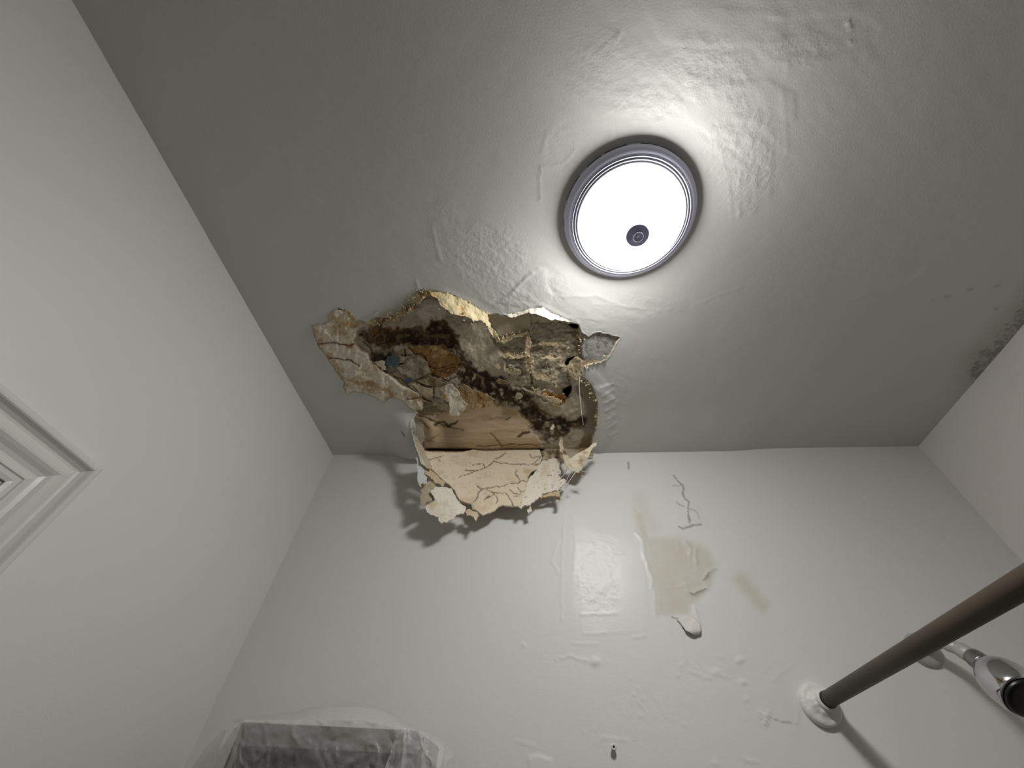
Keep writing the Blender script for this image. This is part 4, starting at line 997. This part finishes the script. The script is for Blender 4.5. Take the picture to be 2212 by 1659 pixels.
# ------------------------------------------------------------------ shower head
A0 = at_off(np.array(1994.0), np.array(1405.0), 0.0)
sh = empty('shower_head', A0, 'chrome bell shower head on a bent arm from the back wall behind the curtain rod', 'shower head')
A1 = A0 + np.array([0, -.062, 0])
def along(px, py, off): return at_off(np.array(float(px)), np.array(float(py)), off)
A2 = along(2076, 1404, .112); A3 = along(2100, 1417, .128); A4 = along(2122, 1433, .142)
path = [A0, A0+(A1-A0)*.6]
for t in np.linspace(.0, 1, 9):
    a = A0+(A1-A0)*.6; b = A1 + np.array([0, -.012, .002]); c = A1+(A2-A1)*.45
    path.append((1-t)**2*a + 2*t*(1-t)*b + t*t*c)
path = path[:2]+path[3:]+[A2]
V, F = tube(path, .0130, 20); mesh_obj('arm', V, F, M['armm'], sh)
V, F = lathe([(.0001, .012), (.012, .012), (.026, .011), (.034, .008), (.0375, .003), (.038, -.002)], 48); mesh_obj('escutcheon', orient(V, (0, -1, 0), A0), F, M['armm'], sh)
ax = (A4-A2)/np.linalg.norm(A4-A2)
L = np.linalg.norm(A3-A2)
V, F = lathe([(.0130, -.004), (.0150, -.003), (.0156, 0), (.0148, .002), (.0156, .004), (.0156, L*.9), (.013, L*1.02), (.0001, L*1.02)], 32); mesh_obj('coupling', orient(V, ax, A2), F, M['armm'], sh)
hd = along(2196, 1490, .185) - A3; hd /= np.linalg.norm(hd)
V, F = lathe([(.0001, -.006), (.012, -.004), (.0175, .002), (.0190, .010), (.0195, .022), (.0215, .026), (.0215, .030), (.0001, .031)], 32); mesh_obj('swivel_nut', orient(V, hd, A3), F, M['nickel'], sh)
V, F = lathe([(.0195, .030), (.024, .033), (.031, .042), (.038, .054), (.0415, .068), (.0425, .082), (.042, .098), (.0405, .108), (.0385, .111), (.0370, .1105), (.0365, .108), (.0001, .108)], 64); mesh_obj('bell', orient(V, hd, A3), F, M['chrome'], sh)
V, F = lathe([(.0362, .1075), (.0362, .1150), (.0340, .1175), (.028, .1185), (.0001, .1190)], 48); mesh_obj('spray_face', orient(V, hd, A3), F, M['black'], sh)

# ------------------------------------------------------------------ cabinet under a plastic sheet
cl = along(527, 1552, .20); cr_ = along(906, 1586, .20)
x0, x1, zt = cl[0], cr_[0], .5*(cl[2]+cr_[2])
y0, y1 = D-.20, D-.012
zf = -CZ/S
cab = empty('storage_cabinet', ((x0+x1)/2, D-.1, zf), 'grey open-fronted storage cabinet covered by plastic against the back wall', 'cabinet')
def cb(name, a, b): return bevel(mesh_obj(name, *box(a, b), M['cabinet'], cab, smooth=False), .002)
T = .020; TB = .036
cb('side_panel', (x0, y0, zf), (x0+T, y1, zt-TB)); cb('side_panel', (x1-T*1.6, y0, zf), (x1, y1, zt-TB))
cb('top_board', (x0, y0-.001, zt-TB), (x1, y1, zt))
cb('back_panel', (x0+T, y1-.008, zf+.05), (x1-T*1.6, y1, zt-TB))
for k in range(1, 5): cb('shelf', (x0+T, y0+.01, zt-.32*k), (x1-T*1.6, y1-.008, zt-.32*k+.016))

def film_grid(cols, rows, offs, seed, amp, n=(70, 50), pleat=0.0):
    """smooth draped patch: rows x cols of picture points with distances from the wall"""
    cols = np.array(cols, float); rows = np.array(rows, float); offs = np.array(offs, float)
    nr, nc = rows.shape
    u = np.linspace(0, nc-1, n[0]); v = np.linspace(0, nr-1, n[1])
    def up(A):
        B = np.array([np.interp(u, np.arange(nc), A[r]) for r in range(nr)])
        return np.array([np.interp(v, np.arange(nr), B[:, c]) for c in range(n[0])])
    X = up(np.broadcast_to(cols, rows.shape) if cols.ndim == 1 else cols); Y = up(rows); O = up(offs)
    def sm(A):
        for _ in range(3):
            A = A.copy(); A[1:-1, :] = .25*A[:-2, :]+.5*A[1:-1, :]+.25*A[2:, :]; A[:, 1:-1] = .25*A[:, :-2]+.5*A[:, 1:-1]+.25*A[:, 2:]
        return A
    X, Y, O = sm(X), sm(Y), sm(O)
    r = np.abs(fbm(X*.018, Y*.012, 3, seed)); cre = (1-sstep(0, .12, r))
    O = O + amp*(fbm(X*.02, Y*.015, 4, seed+1) + .5*cre + .3*fbm(X*.08, Y*.05, 3, seed+2))
    if pleat: O = O + pleat*(1-np.abs(np.sin(X*.075 + Y*.012 + 1.2*fbm(X*.02, Y*.006, 2, seed+5))))**2*sstep(0, .1, v/(nr-1))[None, :]
    P = at_off(X, Y, O)
    return P.reshape(-1, 3), grid_faces(n[0], n[1])
parts = []
cx = [505, 525, 580, 640, 700, 760, 820, 870, 905, 925]
parts.append(film_grid(cx, [[1556,1549,1544,1536,1518,1518,1524,1556,1572,1584], [1560,1551,1549,1545,1530,1526,1532,1562,1576,1586], [1566,1555,1555,1556,1556,1554,1562,1570,1580,1592], [1620]*10, [1720]*10, [1900]*10],
      [[.05]*10, [.14]*10, [.212]*10, [.216]*10, [.22]*10, [.225]*10], 701, .009, (130, 80)))
parts.append(film_grid([[528,522,512],[520,500,484],[505,480,462],[490,450,430],[470,420,400]], [[1550,1556,1566],[1590,1600,1606],[1640,1650,1655],[1700,1710,1715],[1900,1900,1900]], [[.212,.20,.17],[.215,.19,.15],[.22,.18,.14],[.22,.17,.12],[.22,.16,.10]], 711, .006, (40, 50)))
parts.append(film_grid([[490,487,480],[478,462,446],[466,440,412],[440,410,370],[400,370,330]], [[1577,1577,1580],[1604,1606,1612],[1656,1657,1660],[1710,1712,1715],[1900,1900,1900]], [[.14,.12,.10],[.15,.11,.08],[.16,.11,.06],[.17,.1,.05],[.18,.1,.04]], 721, .004, (36, 50)))
parts.append(film_grid([[858,872,890,905,922,940,955,968],[852,868,888,906,930,954,970,980],[838,860,884,906,940,966,980,986],[810,850,880,908,950,972,984,988],[760,820,870,908,950,975,986,990]],
      [[1576,1574,1576,1578,1582,1590,1600,1612],[1600,1598,1596,1596,1600,1606,1612,1620],[1640]*8,[1720]*8,[1900]*8], [[.21,.218,.22,.222,.16,.10,.06,.03],[.222,.226,.226,.226,.18,.11,.07,.03],[.23,.232,.228,.23,.19,.12,.07,.03],[.24,.236,.23,.23,.19,.12,.07,.03],[.24,.24,.23,.23,.19,.12,.07,.03]], 731, .012, (120, 70), .020))
V = np.concatenate([p[0] for p in parts]); F = []; b = 0
for p, f in parts: F += [tuple(q+b) for q in f]; b += len(p)
tag(mesh_obj('plastic_sheet', V, F, M['film']), 'clear plastic drop sheet draped over the cabinet at the back wall', 'plastic sheet')

# ------------------------------------------------------------------ small things on the back wall
N0 = along(1325, 1616, 0.0)
nail = empty('wall_anchor', N0, 'small white anchor stub sticking out of the back wall below the stain', 'anchor')
V, F = lathe([(.0042, -.002), (.0042, .010), (.0060, .0105), (.0062, .014), (.0048, .016), (.0026, .0155), (.0022, .012), (.0001, .012)], 24)
mesh_obj('stub', orient(V, (0, -1, 0), N0), F, M['white'], nail)
V, F = lathe([(.0022, .0122), (.0018, .0126), (.0001, .0128)], 12); mesh_obj('screw_hole', orient(V, (0, -1, 0), N0), F, M['dark'], nail)
# blister of loose paint on the wall
sheet('paint_blister', [(1462,1338),(1472,1336),(1484,1330),(1496,1332),(1505,1336),(1512,1348),(1515,1360),(1512,1371),(1504,1373),(1492,1369),(1480,1360),(1472,1348)],
      lambda px, py: at_off(px, py, .003 + .012*sstep(1325, 1365, py)*(1-.5*np.abs(px-1495)/25) - .006*sstep(1364, 1374, py)), .002, M['flake'], WALL_BACK, 2.4, .8, 801, .002, flat(srgb(219, 216, 209), .03, 802), True)
